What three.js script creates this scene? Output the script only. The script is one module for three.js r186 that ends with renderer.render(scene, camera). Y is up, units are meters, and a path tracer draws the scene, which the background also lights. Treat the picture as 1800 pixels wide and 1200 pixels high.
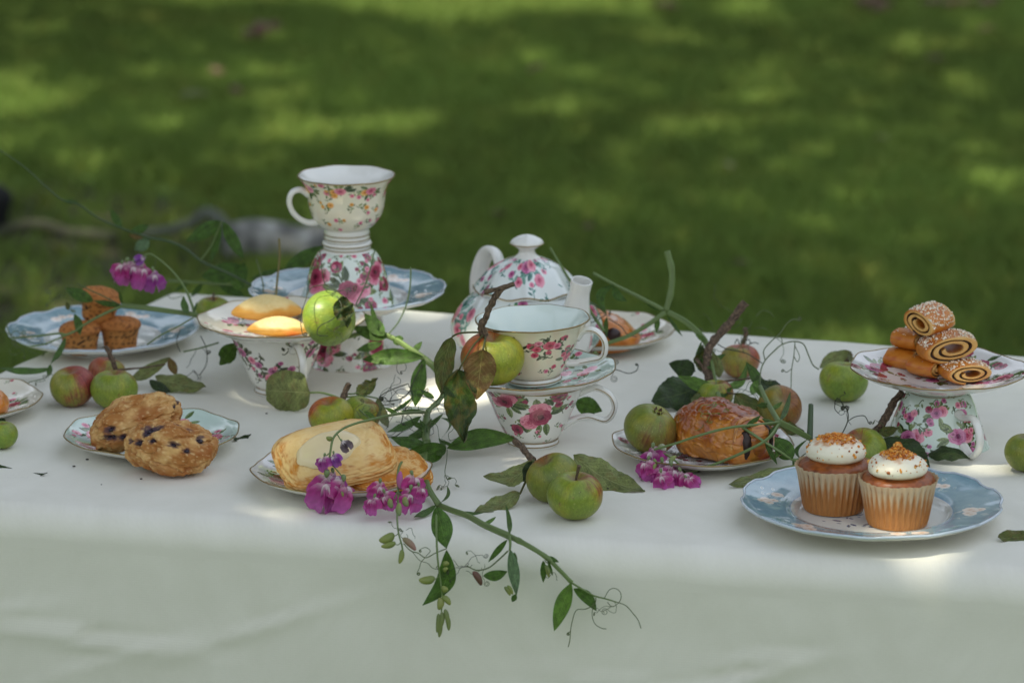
import * as THREE from 'three';
import { mergeGeometries, mergeVertices } from 'three/addons/utils/BufferGeometryUtils.js';
import { ImprovedNoise } from 'three/addons/math/ImprovedNoise.js';

// ---------------------------------------------------------------- camera, sky, sun, exposure
const F = 6500, PITCH = 14.3 * Math.PI / 180, CAM_Y = 1.61, TABLE_Y = 0.75;   // lens in pixels of an 1800 x 1200 picture
const scene = new THREE.Scene();
const camera = new THREE.PerspectiveCamera(2 * Math.atan(600 / F) * 180 / Math.PI, 1.5, 0.05, 900);
camera.position.set(0, CAM_Y, 0);
camera.rotation.x = -PITCH;
camera.focus = 3.0;
camera.userData.fStop = 7.4;
const renderer = new THREE.WebGLRenderer({ antialias: true });
renderer.setSize(1024, 682);
renderer.toneMapping = THREE.LinearToneMapping;
renderer.toneMappingExposure = 1.62;
renderer.shadowMap.enabled = true;
{ // a computed summer sky with thin broken cloud
  const w = 512, h = 256, d = new Float32Array(w * h * 4), N = new ImprovedNoise();
  for (let j = 0; j < h; j++) for (let i = 0; i < w; i++) {
    const el = ((j + 0.5) / h - 0.5) * Math.PI, az = (i / w) * Math.PI * 2, k = (j * w + i) * 4;
    const s = Math.max(0, Math.sin(el)), g = Math.pow(1 - s, 3);
    const x = Math.cos(az) * Math.cos(el), z = Math.sin(az) * Math.cos(el);
    const q = 1 / (0.25 + s);
    let c = 0; for (let o = 0, a = 0.5, f = 1.1; o < 5; o++, a *= 0.55, f *= 2.1) c += a * N.noise(x * q * f + 7, z * q * f, o * 3.3);
    c = THREE.MathUtils.smoothstep(c, 0.0, 0.45) * 0.55;
    const low = el < 0 ? 0.35 : 1;
    d[k] = low * ((0.56 + 0.39 * g) * (1 - c) + 0.95 * c);
    d[k + 1] = low * ((0.64 + 0.30 * g) * (1 - c) + 0.96 * c);
    d[k + 2] = low * ((0.77 + 0.14 * g) * (1 - c) + 0.95 * c);
    d[k + 3] = 1;
  }
  const t = new THREE.DataTexture(d, w, h, THREE.RGBAFormat, THREE.FloatType);
  t.mapping = THREE.EquirectangularReflectionMapping; t.magFilter = t.minFilter = THREE.LinearFilter; t.needsUpdate = true;
  scene.background = t; scene.environment = t;
  scene.backgroundIntensity = scene.environmentIntensity = 0.82;
}
const SUN = new THREE.Vector3(-0.41, 0.88, 0.19).normalize();
const sun = new THREE.DirectionalLight(new THREE.Color(1.0, 0.93, 0.76), 5.0);
sun.position.copy(SUN).multiplyScalar(30).add(new THREE.Vector3(0, 0, -4)); sun.target.position.set(0, 0, -4);
sun.castShadow = true; sun.shadow.mapSize.set(4096, 4096);
Object.assign(sun.shadow.camera, { left: -9, right: 9, top: 9, bottom: -9, near: 1, far: 60 });
scene.add(sun, sun.target);

// ---------------------------------------------------------------- small helpers
const V = (x, y, z) => new THREE.Vector3(x, y, z);
const noiser = new ImprovedNoise();
const n3 = (x, y, z) => noiser.noise(x + 31.7, y + 17.3, z + 5.1);
function fbm(x, y, z, o = 4) { let s = 0, a = 0.5; for (let i = 0; i < o; i++) { s += a * n3(x, y, z); x *= 2.03; y *= 2.03; z *= 2.03; a *= 0.5; } return s; }
function rng(seed) { let a = seed >>> 0; return () => { a = (a + 0x6D2B79F5) >>> 0; let t = a; t = Math.imul(t ^ (t >>> 15), t | 1); t ^= t + Math.imul(t ^ (t >>> 7), t | 61); return ((t ^ (t >>> 14)) >>> 0) / 4294967296; }; }
const mix = (a, b, t) => a + (b - a) * t;
const mix3 = (a, b, t) => [mix(a[0], b[0], t), mix(a[1], b[1], t), mix(a[2], b[2], t)];
const sstep = (a, b, x) => { const t = Math.min(1, Math.max(0, (x - a) / (b - a))); return t * t * (3 - 2 * t); };
const lin = (r, g, b) => new THREE.Color().setRGB(r, g, b);
const css = (r, g, b) => new THREE.Color().setRGB(r / 255, g / 255, b / 255, THREE.SRGBColorSpace);
const css3 = (r, g, b) => css(r, g, b).toArray();

// places: a point on the table as one sees it from the camera's stand, and points above it
function ray(px, py) { return V((px - 900) / F, -(py - 600) / F, -1).applyAxisAngle(V(1, 0, 0), -PITCH); }
function P(px, py, h = 0) { const d = ray(px, py), t = (TABLE_Y + h - CAM_Y) / d.y; return V(d.x * t, TABLE_Y + h, d.z * t); }
function G(px, py, gy) { if (gy === undefined) return P(px, py); const z = P(px, gy).z, d = ray(px, py), t = z / d.z; return V(d.x * t, CAM_Y + d.y * t, z); }
const rowOf = (p) => { const q = V(p.x, TABLE_Y, p.z).applyMatrix4(new THREE.Matrix4().makeRotationX(PITCH).multiply(new THREE.Matrix4().makeTranslation(0, -CAM_Y, 0))); return 600 - q.y / -q.z * F; };   // the row below a point
const mpp = (px, gy) => P(px, gy).distanceTo(camera.position) / F;     // metres per pixel there

const used = {};
function numbered(name) { const n = used[name] = (used[name] ?? -1) + 1; return n ? name + '_' + String(n).padStart(3, '0') : name; }
function thing(name, label, category, pos = V(0, 0, 0), group) {
  const o = new THREE.Group(); o.name = numbered(name); scene.add(o); o.position.copy(pos);
  o.userData = { label, category }; if (group) o.userData.group = group;
  return o;
}
function mesh(name, geo, mat, parent) {
  const m = new THREE.Mesh(geo, mat); m.castShadow = m.receiveShadow = true;
  m.name = parent === scene ? numbered(name) : name; parent.add(m); return m;
}
function structure(name, geo, mat) { const m = mesh(name, geo, mat, scene); m.userData.kind = 'structure'; return m; }

// ---------------------------------------------------------------- geometry builders
function grid(nu, nv, fn, wrapU = false) {           // fn(u, v) -> [x, y, z, uvx?, uvy?]
  const pos = [], uv = [], idx = [];
  for (let j = 0; j <= nv; j++) for (let i = 0; i <= nu; i++) {
    const p = fn(i / nu, j / nv); pos.push(p[0], p[1], p[2]); uv.push(p[3] ?? i / nu, p[4] ?? j / nv);
  }
  for (let j = 0; j < nv; j++) for (let i = 0; i < nu; i++) { const a = j * (nu + 1) + i, b = a + 1, c = a + nu + 1, d = c + 1; idx.push(a, b, d, a, d, c); }
  const g = new THREE.BufferGeometry();
  g.setAttribute('position', new THREE.Float32BufferAttribute(pos, 3));
  g.setAttribute('uv', new THREE.Float32BufferAttribute(uv, 2)); g.setIndex(idx); g.computeVertexNormals();
  if (wrapU) { const n = g.attributes.normal; for (let j = 0; j <= nv; j++) { const a = j * (nu + 1), b = a + nu; const x = n.getX(a) + n.getX(b), y = n.getY(a) + n.getY(b), z = n.getZ(a) + n.getZ(b), l = Math.hypot(x, y, z) || 1; n.setXYZ(a, x / l, y / l, z / l); n.setXYZ(b, x / l, y / l, z / l); } }
  return g;
}
function smoothLine(pts, n) {                         // 2D control points -> n + 1 points, even along the line
  const c = new THREE.CatmullRomCurve3(pts.map((p) => V(p[0], p[1], 0)), false, 'centripetal');
  return c.getSpacedPoints(n).map((p) => [p.x, p.y]);
}
function revolve(profile, seg, mod, planar) {         // profile from bottom to top outside (faces outwards); mod(theta, r, y, t) -> [r, y]
  const n = profile.length - 1;
  return grid(seg, n, (u, v) => {
    const k = Math.round(v * n), th = -u * Math.PI * 2; let [r, y] = profile[k];
    if (mod) [r, y] = mod(th, r, y, v);
    const x = r * Math.cos(th), z = r * Math.sin(th);
    return planar ? [x, y, z, 0.5 + x / planar / 2, 0.5 - z / planar / 2] : [x, y, z, u, v];
  }, true);
}
function sweep(pts, radius, { n = 24, sides = 8, flat = 1, up, twist = 0, tip = true } = {}) {   // tube of changing, possibly flattened section
  const c = new THREE.CatmullRomCurve3(pts, false, 'centripetal'), q = c.getSpacedPoints(n), pos = [], uv = [], idx = [];
  let U = (up ? up.clone() : V(0.123, 0.94, 0.31)), T = V(0, 0, 0);
  const L = c.getLength();
  for (let i = 0; i <= n; i++) {
    T.copy(q[Math.min(n, i + 1)]).sub(q[Math.max(0, i - 1)]).normalize();
    U.addScaledVector(T, -U.dot(T)); if (U.lengthSq() < 1e-8) U.set(0.3, 0.2, 0.9).addScaledVector(T, -(0.3 * T.x + 0.2 * T.y + 0.9 * T.z)); U.normalize();
    const B = V(0, 0, 0).crossVectors(T, U), t = i / n, r = typeof radius === 'function' ? radius(t) : radius;
    for (let k = 0; k <= sides; k++) {
      const a = k / sides * Math.PI * 2 + twist * t, cx = Math.cos(a) * r, cy = Math.sin(a) * r * flat;
      pos.push(q[i].x + B.x * cx + U.x * cy, q[i].y + B.y * cx + U.y * cy, q[i].z + B.z * cx + U.z * cy); uv.push(k / sides, t * L);
    }
  }
  for (let i = 0; i < n; i++) for (let k = 0; k < sides; k++) { const a = i * (sides + 1) + k, b = a + 1, d = a + sides + 1, e = d + 1; idx.push(a, d, e, a, e, b); }
  if (tip) for (const [i, rev] of [[0, 1], [n, 0]]) { const ctr = pos.length / 3; pos.push(q[i].x, q[i].y, q[i].z); uv.push(0.5, i / n * L); for (let k = 0; k < sides; k++) { const a = i * (sides + 1) + k; rev ? idx.push(ctr, a, a + 1) : idx.push(ctr, a + 1, a); } }
  const g = new THREE.BufferGeometry(); g.setAttribute('position', new THREE.Float32BufferAttribute(pos, 3)); g.setAttribute('uv', new THREE.Float32BufferAttribute(uv, 2)); g.setIndex(idx); g.computeVertexNormals();
  return g;
}
function blob(nu, nv, shape, colour) {                // a closed lump: shape(unit direction) -> [x, y, z]; colour(direction, position) -> linear rgb
  const s = new THREE.SphereGeometry(1, nu, nv); s.deleteAttribute('uv'); s.deleteAttribute('normal');
  const g = mergeVertices(s, 1e-5), p = g.attributes.position, col = new Float32Array(p.count * 3);
  for (let i = 0; i < p.count; i++) {
    const d = [p.getX(i), p.getY(i), p.getZ(i)], q = shape(d[0], d[1], d[2]); p.setXYZ(i, q[0], q[1], q[2]);
    const c = colour ? colour(d, q) : [1, 1, 1]; col.set(c, i * 3);
  }
  g.setAttribute('color', new THREE.BufferAttribute(col, 3)); g.computeVertexNormals();
  return g;
}
function tint(g, fn) { const p = g.attributes.position, col = new Float32Array(p.count * 3); for (let i = 0; i < p.count; i++) col.set(fn(p.getX(i), p.getY(i), p.getZ(i), i), i * 3); g.setAttribute('color', new THREE.BufferAttribute(col, 3)); return g; }
// a thin sheet (leaf, petal) in local space: y along, x across, z its upper face; its chord runs from the origin to (0, len, 0)
const leafShape = (t) => Math.pow(Math.sin(Math.PI * Math.pow(t, 0.78)), 0.85);
const lanceShape = (t) => Math.pow(Math.sin(Math.PI * Math.pow(t, 0.9)), 0.9);
const roundShape = (t) => Math.pow(Math.max(0, 1 - Math.pow(Math.abs(2 * t - 1.06) / 1.06, 2.4)), 0.55);
const petalShape = (t) => Math.pow(Math.sin(Math.PI * Math.pow(t, 1.25) * 0.985 + 0.012), 0.55);
function sheet({ len, w, profile = leafShape, nu = 16, nv = 6, fold = 0.25, curl = 0.5, side = 0, wave = 0, waves = 3, serr = 0, bend = 0, crumple = 0, seed = 1, torn = 0 }) {
  const row = [];                                     // the midrib, bent
  let y = 0, z = 0, x0 = 0;
  for (let i = 0; i <= nu; i++) { row.push([y, z, curl * (i / nu - 0.5)]); const a = curl * ((i + 0.5) / nu - 0.5); y += Math.cos(a) / nu; z += Math.sin(a) / nu; }
  const k = len / Math.hypot(row[nu][0], row[nu][1]);
  return grid(nv, nu, (s, t) => {
    const i = Math.round(t * nu), S = s * 2 - 1; let hw = w / 2 * Math.max(0.012, profile(t));
    if (serr) hw *= 1 - serr * (i % 2) * (1 - Math.pow(2 * t - 1, 6));
    if (torn) hw *= 1 - torn * Math.max(0, n3(t * 6, S > 0 ? 2 : 9, seed)) * (t > 0.5 ? 2 : 0.7);
    let x = S * hw; const ax = Math.abs(x), ang = row[i][2];
    let h = fold * ax + side * ax * ax / Math.max(w, 1e-5) * 2;
    h += wave * w * Math.sin(t * waves * Math.PI * 2 + (S > 0 ? 1 : 2.6)) * Math.pow(Math.abs(S), 1.6);
    if (crumple) h += crumple * w * (fbm(t * 5 + seed, S * 2.2, seed * 1.7, 3)) * 1.2;
    x += bend * len * Math.sin(Math.PI * t);
    return [x, k * row[i][0] - h * Math.sin(ang), k * row[i][1] + h * Math.cos(ang), s, t];
  });
}
function basis(dir, normal) { const y = dir.clone().normalize(), z = normal.clone().addScaledVector(y, -normal.dot(y)).normalize(), x = V(0, 0, 0).crossVectors(y, z); return new THREE.Matrix4().makeBasis(x, y, z); }
const toCam = (p) => V(-p.x, CAM_Y - p.y, -p.z).normalize();
// ---------------------------------------------------------------- printed and grown patterns (colour only)
function canvasTexture(w, h, draw, srgb = true) {
  const c = document.createElement('canvas'); c.width = w; c.height = h; draw(c.getContext('2d'), w, h);
  const t = new THREE.CanvasTexture(c); if (srgb) t.colorSpace = THREE.SRGBColorSpace; t.wrapS = t.wrapT = THREE.RepeatWrapping; t.anisotropy = 8; return t;
}
function pixels(w, h, fn, srgb = true) {             // fn(u, v) -> [r, g, b] 0..255, v upwards
  const d = new Uint8Array(w * h * 4);
  for (let j = 0; j < h; j++) for (let i = 0; i < w; i++) { const c = fn((i + 0.5) / w, (j + 0.5) / h), k = (j * w + i) * 4; d[k] = c[0]; d[k + 1] = c[1]; d[k + 2] = c[2]; d[k + 3] = 255; }
  const t = new THREE.DataTexture(d, w, h); t.magFilter = THREE.LinearFilter; t.minFilter = THREE.LinearMipmapLinearFilter; t.generateMipmaps = true; t.wrapS = t.wrapT = THREE.RepeatWrapping;
  if (srgb) t.colorSpace = THREE.SRGBColorSpace; t.needsUpdate = true; return t;
}
const rgb = (c, a = 1) => 'rgba(' + c.map((x) => Math.round(x)).join(',') + ',' + a + ')';
const PINK = [[160, 40, 78], [212, 98, 128], [242, 178, 190]], BURG = [[72, 10, 32], [128, 24, 58], [186, 84, 110]], PLUM = [[96, 26, 70], [168, 70, 120], [222, 150, 186]],
  ORANGE = [[176, 92, 30], [222, 148, 62], [244, 196, 120]], RED = [[140, 26, 52], [196, 54, 84], [232, 132, 150]];
const GREENS = [[62, 84, 40], [96, 120, 62], [134, 154, 92]], GREYGREENS = [[58, 62, 46], [88, 92, 66], [124, 128, 96]], TEALS = [[46, 112, 104], [92, 156, 146], [140, 188, 176]];
function drawRose(c, x, y, r, pal, R) {
  c.save(); c.translate(x, y); c.rotate(R() * 6.3);
  const petal = (a, d, w, h, fill) => { c.save(); c.rotate(a); c.beginPath(); c.ellipse(d, 0, w, h, 0, 0, 6.3); c.fillStyle = rgb(fill); c.fill(); c.strokeStyle = rgb(mix3(fill, pal[2], 0.7), 0.9); c.lineWidth = r * 0.05; c.stroke(); c.strokeStyle = rgb(pal[0], 0.35); c.lineWidth = r * 0.04; c.beginPath(); c.ellipse(d - w * 0.35, 0, w * 0.6, h * 0.75, 0, -1.2, 1.2); c.stroke(); c.restore(); };
  for (let k = 0; k < 7; k++) petal(k * 0.9 + R() * 0.3, r * 0.56, r * 0.46, r * 0.5, mix3(pal[1], pal[2], 0.25 + R() * 0.6));
  for (let k = 0; k < 6; k++) petal(k * 1.05 + R() * 0.4, r * 0.33, r * 0.36, r * 0.4, mix3(pal[1], pal[2], R() * 0.4));
  for (let k = 0; k < 5; k++) petal(k * 1.26 + R() * 0.5, r * 0.16, r * 0.24, r * 0.27, mix3(pal[0], pal[1], 0.3 + R() * 0.5));
  c.strokeStyle = rgb(pal[0], 0.9); c.lineWidth = r * 0.09; c.beginPath(); for (let k = 0; k < 24; k++) { const a = k * 0.5, q = r * 0.012 * k; c.lineTo(Math.cos(a) * q, Math.sin(a) * q); } c.stroke();
  for (let k = 0; k < 16; k++) { c.strokeStyle = rgb(R() < 0.5 ? pal[0] : pal[2], 0.35); c.lineWidth = r * 0.035; c.beginPath(); const a = R() * 6.3, q = r * (0.25 + R() * 0.7); c.arc(0, 0, q, a, a + 0.5); c.stroke(); }
  c.restore();
}
function drawLeaf(c, x, y, L, a, col) {
  c.save(); c.translate(x, y); c.rotate(a); c.beginPath(); c.moveTo(0, 0); c.quadraticCurveTo(L * 0.45, -L * 0.42, L, 0); c.quadraticCurveTo(L * 0.45, L * 0.42, 0, 0); c.fillStyle = rgb(col); c.fill();
  c.strokeStyle = rgb(mix3(col, [30, 40, 20], 0.5), 0.8); c.lineWidth = L * 0.05; c.beginPath(); c.moveTo(0, 0); c.lineTo(L * 0.95, 0); for (const q of [0.3, 0.5, 0.7]) { c.moveTo(L * q, 0); c.lineTo(L * (q + 0.14), -L * 0.13); c.moveTo(L * q, 0); c.lineTo(L * (q + 0.14), L * 0.13); } c.stroke();
  c.beginPath(); c.moveTo(L * 0.1, -L * 0.03); c.quadraticCurveTo(L * 0.45, -L * 0.33, L * 0.9, -L * 0.03); c.closePath(); c.fillStyle = rgb([235, 240, 215], 0.2); c.fill(); c.restore();
}
function drawSprig(c, x, y, s, pal, greens, R) {     // a bud on a small stem with leaves
  const a = R() * 6.3; c.strokeStyle = rgb(greens[0], 0.9); c.lineWidth = s * 0.06; c.beginPath(); c.moveTo(x, y); const ex = x + Math.cos(a) * s, ey = y + Math.sin(a) * s; c.quadraticCurveTo(x + s * 0.2, y + s * 0.3, ex, ey); c.stroke();
  for (let k = 0; k < 4; k++) { const t = 0.2 + k * 0.2; drawLeaf(c, mix(x, ex, t), mix(y, ey, t), s * (0.3 + R() * 0.2), a + (k % 2 ? 1 : -1) * (0.7 + R() * 0.4), greens[Math.floor(R() * 3)]); }
  if (pal) drawRose(c, ex, ey, s * (0.2 + R() * 0.1), pal, R);
}
function drawCluster(c, x, y, s, pals, greens, R, n = 3) {
  for (let k = 0; k < 9; k++) { const a = R() * 6.3; drawLeaf(c, x + Math.cos(a) * s * 0.4, y + Math.sin(a) * s * 0.35, s * (0.5 + R() * 0.35), a + (R() - 0.5) * 0.8, greens[Math.floor(R() * 3)]); }
  for (let k = 0; k < 3; k++) drawSprig(c, x + (R() - 0.5) * s * 0.8, y + (R() - 0.5) * s * 0.6, s * (0.8 + R() * 0.4), pals[0], greens, R);
  for (let k = n - 1; k >= 0; k--) { const a = k * 2.2 + R(); drawRose(c, x + (k ? Math.cos(a) * s * 0.5 : 0), y + (k ? Math.sin(a) * s * 0.38 : 0), s * (k ? 0.34 + R() * 0.08 : 0.42), pals[k % pals.length], R); }
}
const CUPW = 1792, CUPH = 512;
function cupPrint({ bg, clusters, sprigs = 26, sprigSize = 55, pals, greens = GREENS, seed, size = 105, big = 3 }) {
  return canvasTexture(CUPW, CUPH, (c, w, h) => {
    const R = rng(seed); c.fillStyle = rgb(bg); c.fillRect(0, 0, w, h);
    const spots = []; const free = (x, y, d) => spots.every((s) => Math.hypot(s[0] - x, s[1] - y) > d * 0.4 + s[2] * 0.42);
    for (const [u, v, k] of clusters) { const x = u * w, y = (1 - v) * h; for (const o of [0, w, -w]) drawCluster(c, x + o, y, 1.6 * size * (k ?? 1), pals, greens, rng(seed + Math.floor(u * 999)), big); spots.push([x, y, size * (k ?? 1) * 1.6]); }
    for (let tries = 0, n = 0; tries < 900 && n < sprigs * 1.4; tries++) { const x = R() * w, y = h * (0.06 + R() * 0.88), s = 1.6 * sprigSize * (0.7 + R() * 0.6); if (free(x, y, s * 1.3)) { drawSprig(c, x, y, s, pals[Math.floor(R() * pals.length)], greens, R); spots.push([x, y, s]); n++; } }
  });
}
function saucerPrint({ bg, rim, pals, greens = GREENS, seed, n = 5, size = 120, ring = 0.33, centre = true, sprigs = 22 }) {
  return canvasTexture(1024, 1024, (c, w) => {
    const R = rng(seed); c.fillStyle = rgb(bg); c.fillRect(0, 0, w, w);
    if (rim) { c.strokeStyle = rgb(rim); c.lineWidth = w * 0.16; c.beginPath(); c.arc(w / 2, w / 2, w * 0.46, 0, 6.3); c.stroke(); }
    const at = []; const o = R() * 6;
    for (let k = 0; k < n; k++) { const a = o + k / n * 6.283 + (R() - 0.5) * 0.3; at.push([w / 2 + Math.cos(a) * w * ring, w / 2 + Math.sin(a) * w * ring]); drawCluster(c, ...at[k], size * (0.8 + R() * 0.4), pals, greens, R, 2 + Math.floor(R() * 2)); }
    if (centre) drawCluster(c, w / 2 + 30, w / 2 - 20, size * 0.9, pals, greens, R, 3);
    for (let k = 0; k < sprigs; k++) { const a = R() * 6.3, q = w * (0.12 + R() * 0.33), x = w / 2 + Math.cos(a) * q, y = w / 2 + Math.sin(a) * q; if (at.every((p) => Math.hypot(p[0] - x, p[1] - y) > size * 0.9)) drawSprig(c, x, y, size * 0.5, pals[0], greens, R); }
  });
}
const bluePrint = canvasTexture(1024, 1024, (c, w) => {
  const R = rng(77), o = w / 2; c.fillStyle = rgb([134, 166, 178]); c.fillRect(0, 0, w, w);
  const im = c.getImageData(0, 0, w, w);
  for (let j = 0; j < w; j++) for (let i = 0; i < w; i++) { const k = (j * w + i) * 4, q = fbm(i / 60, j / 60, 3) * 26 + fbm(i / 9, j / 9, 8, 2) * 12; im.data[k] += q * 0.9; im.data[k + 1] += q * 0.8; im.data[k + 2] += q * 0.6; }
  c.putImageData(im, 0, 0);
  c.strokeStyle = rgb([58, 92, 140], 0.85); c.lineWidth = 9; c.beginPath(); for (let k = 0; k <= 360; k++) { const a = k * Math.PI / 180, r = w * 0.488 * (1 + 0.022 * Math.cos(a * 12) + 0.003 * Math.cos(a * 48)); c.lineTo(o + Math.cos(a) * r, o + Math.sin(a) * r); } c.stroke();
  c.strokeStyle = rgb([214, 226, 232], 0.8); c.lineWidth = 4; c.stroke();
  for (let k = 0; k < 6; k++) { // pale flower sprays round the rim
    const a0 = k / 6 * 6.283 + 0.35;
    for (let m = 0; m < 26; m++) { const a = a0 + (R() - 0.5) * 0.46, r = w * (0.385 + (R() - 0.5) * 0.10), x = o + Math.cos(a) * r, y = o + Math.sin(a) * r; drawLeaf(c, x, y, 18 + R() * 22, R() * 6.3, R() < 0.5 ? [206, 222, 226] : [170, 200, 212]); }
    for (let m = 0; m < 5; m++) { const a = a0 + (R() - 0.5) * 0.3, r = w * (0.385 + (R() - 0.5) * 0.06); drawRose(c, o + Math.cos(a) * r, o + Math.sin(a) * r, 17 + R() * 13, [[214, 178, 150], [236, 214, 196], [246, 236, 226]], R); }
  }
  c.fillStyle = rgb([226, 230, 226]); c.beginPath(); c.arc(o, o, w * 0.305, 0, 6.3); c.fill();
  c.strokeStyle = rgb([130, 164, 190], 0.9); c.lineWidth = 5; c.beginPath(); c.arc(o, o, w * 0.305, 0, 6.3); c.stroke();
  for (let m = 0; m < 46; m++) { const a = R() * 6.3, r = w * 0.2 * Math.sqrt(R()); drawLeaf(c, o + Math.cos(a) * r, o + Math.sin(a) * r, 16 + R() * 24, R() * 6.3, R() < 0.6 ? [86, 104, 150] : [120, 140, 172]); }
  for (let m = 0; m < 8; m++) { const a = R() * 6.3, r = w * 0.17 * Math.sqrt(R()); drawRose(c, o + Math.cos(a) * r, o + Math.sin(a) * r, 20 + R() * 14, [[70, 84, 140], [120, 136, 180], [180, 192, 216]], R); }
});
const MINT = [222, 232, 222], CREAM = [234, 226, 200], WHITE = [232, 232, 224];
const prints = {
  lower: cupPrint({ bg: WHITE, pals: [BURG, PINK, PINK], seed: 3, size: 120, clusters: [[0.30, 0.50], [0.05, 0.62], [0.55, 0.5], [0.80, 0.55], [0.405, 0.80, 0.7], [0.43, 0.42, 0.75], [0.18, 0.8, 0.6], [0.67, 0.82, 0.7]], sprigs: 34 }),
  cream: cupPrint({ bg: CREAM, pals: [RED, RED, PINK], greens: GREYGREENS, seed: 11, size: 62, big: 1, sprigSize: 62, clusters: [[0.22, 0.86], [0.30, 0.84], [0.42, 0.87], [0.36, 0.36], [0.27, 0.42], [0.47, 0.5], [0.12, 0.5], [0.6, 0.8], [0.7, 0.4], [0.85, 0.7], [0.95, 0.4]], sprigs: 26 }),
  tulip: cupPrint({ bg: [232, 226, 206], pals: [PINK, ORANGE], seed: 19, size: 58, big: 2, sprigSize: 44, clusters: [[0.08, 0.84], [0.20, 0.84], [0.34, 0.86], [0.46, 0.84], [0.60, 0.84], [0.73, 0.86], [0.87, 0.84]], sprigs: 46 }),
  mint: cupPrint({ bg: MINT, pals: [BURG, PINK, PINK], seed: 29, size: 112, clusters: [[0.03, 0.5], [0.16, 0.66, 0.7], [0.27, 0.42], [0.42, 0.6], [0.55, 0.36, 0.8], [0.68, 0.6], [0.84, 0.45]], sprigs: 44 }),
  aqua: cupPrint({ bg: [212, 228, 216], pals: [PLUM, PINK, BURG], seed: 41, size: 92, big: 2, sprigSize: 58, clusters: [[0.12, 0.66], [0.30, 0.72, 0.9], [0.2, 0.3, 0.7], [0.48, 0.5], [0.66, 0.66], [0.83, 0.4]], sprigs: 46 }),
  thorn: cupPrint({ bg: WHITE, pals: [PLUM, PINK], greens: GREYGREENS, seed: 53, size: 66, big: 1, sprigSize: 74, clusters: [[0.1, 0.7], [0.26, 0.52], [0.44, 0.75], [0.62, 0.5], [0.8, 0.7], [0.94, 0.4]], sprigs: 40 }),
  pot: cupPrint({ bg: [228, 234, 230], pals: [PINK, PLUM], greens: TEALS, seed: 67, size: 78, big: 2, sprigSize: 60, clusters: [[0.05, 0.72], [0.18, 0.4], [0.25, 0.74], [0.36, 0.5], [0.5, 0.72], [0.62, 0.4], [0.75, 0.7], [0.9, 0.5]], sprigs: 30 }),
  saucerPink: saucerPrint({ bg: [236, 230, 212], pals: [RED, PINK, BURG], seed: 5, n: 6, size: 100, ring: 0.32 }),
  saucerMint: saucerPrint({ bg: [206, 226, 214], pals: [PINK, RED], seed: 8, n: 7, size: 112, ring: 0.35, sprigs: 40 }),
  saucerPlum: saucerPrint({ bg: [228, 226, 222], pals: [BURG, PLUM, PINK], seed: 14, n: 6, size: 122, ring: 0.35 }),
};
// apples: u runs round the fruit, v from the eye up to the stalk
function appleSkin(seed, base, blush, share, streak) {
  return pixels(512, 256, (u, v) => {
    const a = u * 6.2832, x = Math.cos(a), z = Math.sin(a), y = v * 2;
    let c = mix3(base, [base[0] * 1.16 + 10, base[1] * 1.05 + 6, base[2] * 0.9], sstep(-0.3, 0.4, fbm(x * 1.3 + seed, y * 1.3, z * 1.3)));
    const s = fbm(x * 9 + seed, y * 1.1, z * 9, 3), k = sstep(0.35 - share, 0.95 - share, 0.22 + 0.5 * x * Math.min(1, v * 1.6) + fbm(x * 1.6, y * 1.6, z * 1.6 + seed) * 0.55 + s * streak * 0.45);
    c = mix3(c, mix3(blush, [blush[0] * 0.72, blush[1] * 0.5, blush[2] * 0.7], sstep(-0.1, 0.5, s)), k * 0.9);
    const rus = sstep(0.86, 0.97, v + fbm(x * 5, y * 5, z * 5 + seed) * 0.13); c = mix3(c, [126, 104, 62], rus * 0.7);
    const sc = sstep(0.26, 0.4, fbm(x * 3.4 + seed * 3, y * 3.4, z * 3.4)); c = mix3(c, [132, 112, 66], sc * 0.55);
    const dots = n3(x * 26 + seed, y * 26, z * 26); if (dots > 0.52) c = mix3(c, [206, 208, 150], 0.5); if (n3(x * 17, y * 17 + seed, z * 17) > 0.66) c = mix3(c, [70, 62, 38], 0.6);
    const q = 1 + fbm(x * 14, y * 9, z * 14 + seed, 2) * 0.22; return [c[0] * 0.96 * q, c[1] * 0.92 * q, c[2] * 0.88 * q].map((e) => Math.max(0, Math.min(255, e)));
  });
}
const skins = [
  appleSkin(1, [122, 148, 54], [150, 70, 50], 0.05, 0.5), appleSkin(2, [126, 142, 58], [158, 62, 62], 0.52, 0.9), appleSkin(3, [138, 158, 52], [190, 96, 44], 0.30, 0.7),
  appleSkin(4, [112, 132, 54], [146, 96, 58], 0.14, 0.35), appleSkin(5, [118, 152, 58], [120, 140, 60], -0.2, 0.2), appleSkin(6, [132, 140, 66], [168, 84, 66], 0.62, 0.8), appleSkin(7, [120, 124, 56], [150, 98, 48], 0.45, 0.6)];
const skinMats = skins.map((map) => new THREE.MeshPhysicalMaterial({ map, roughness: 0.42, specularIntensity: 0.8, clearcoat: 0.08, clearcoatRoughness: 0.3 }));
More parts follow.
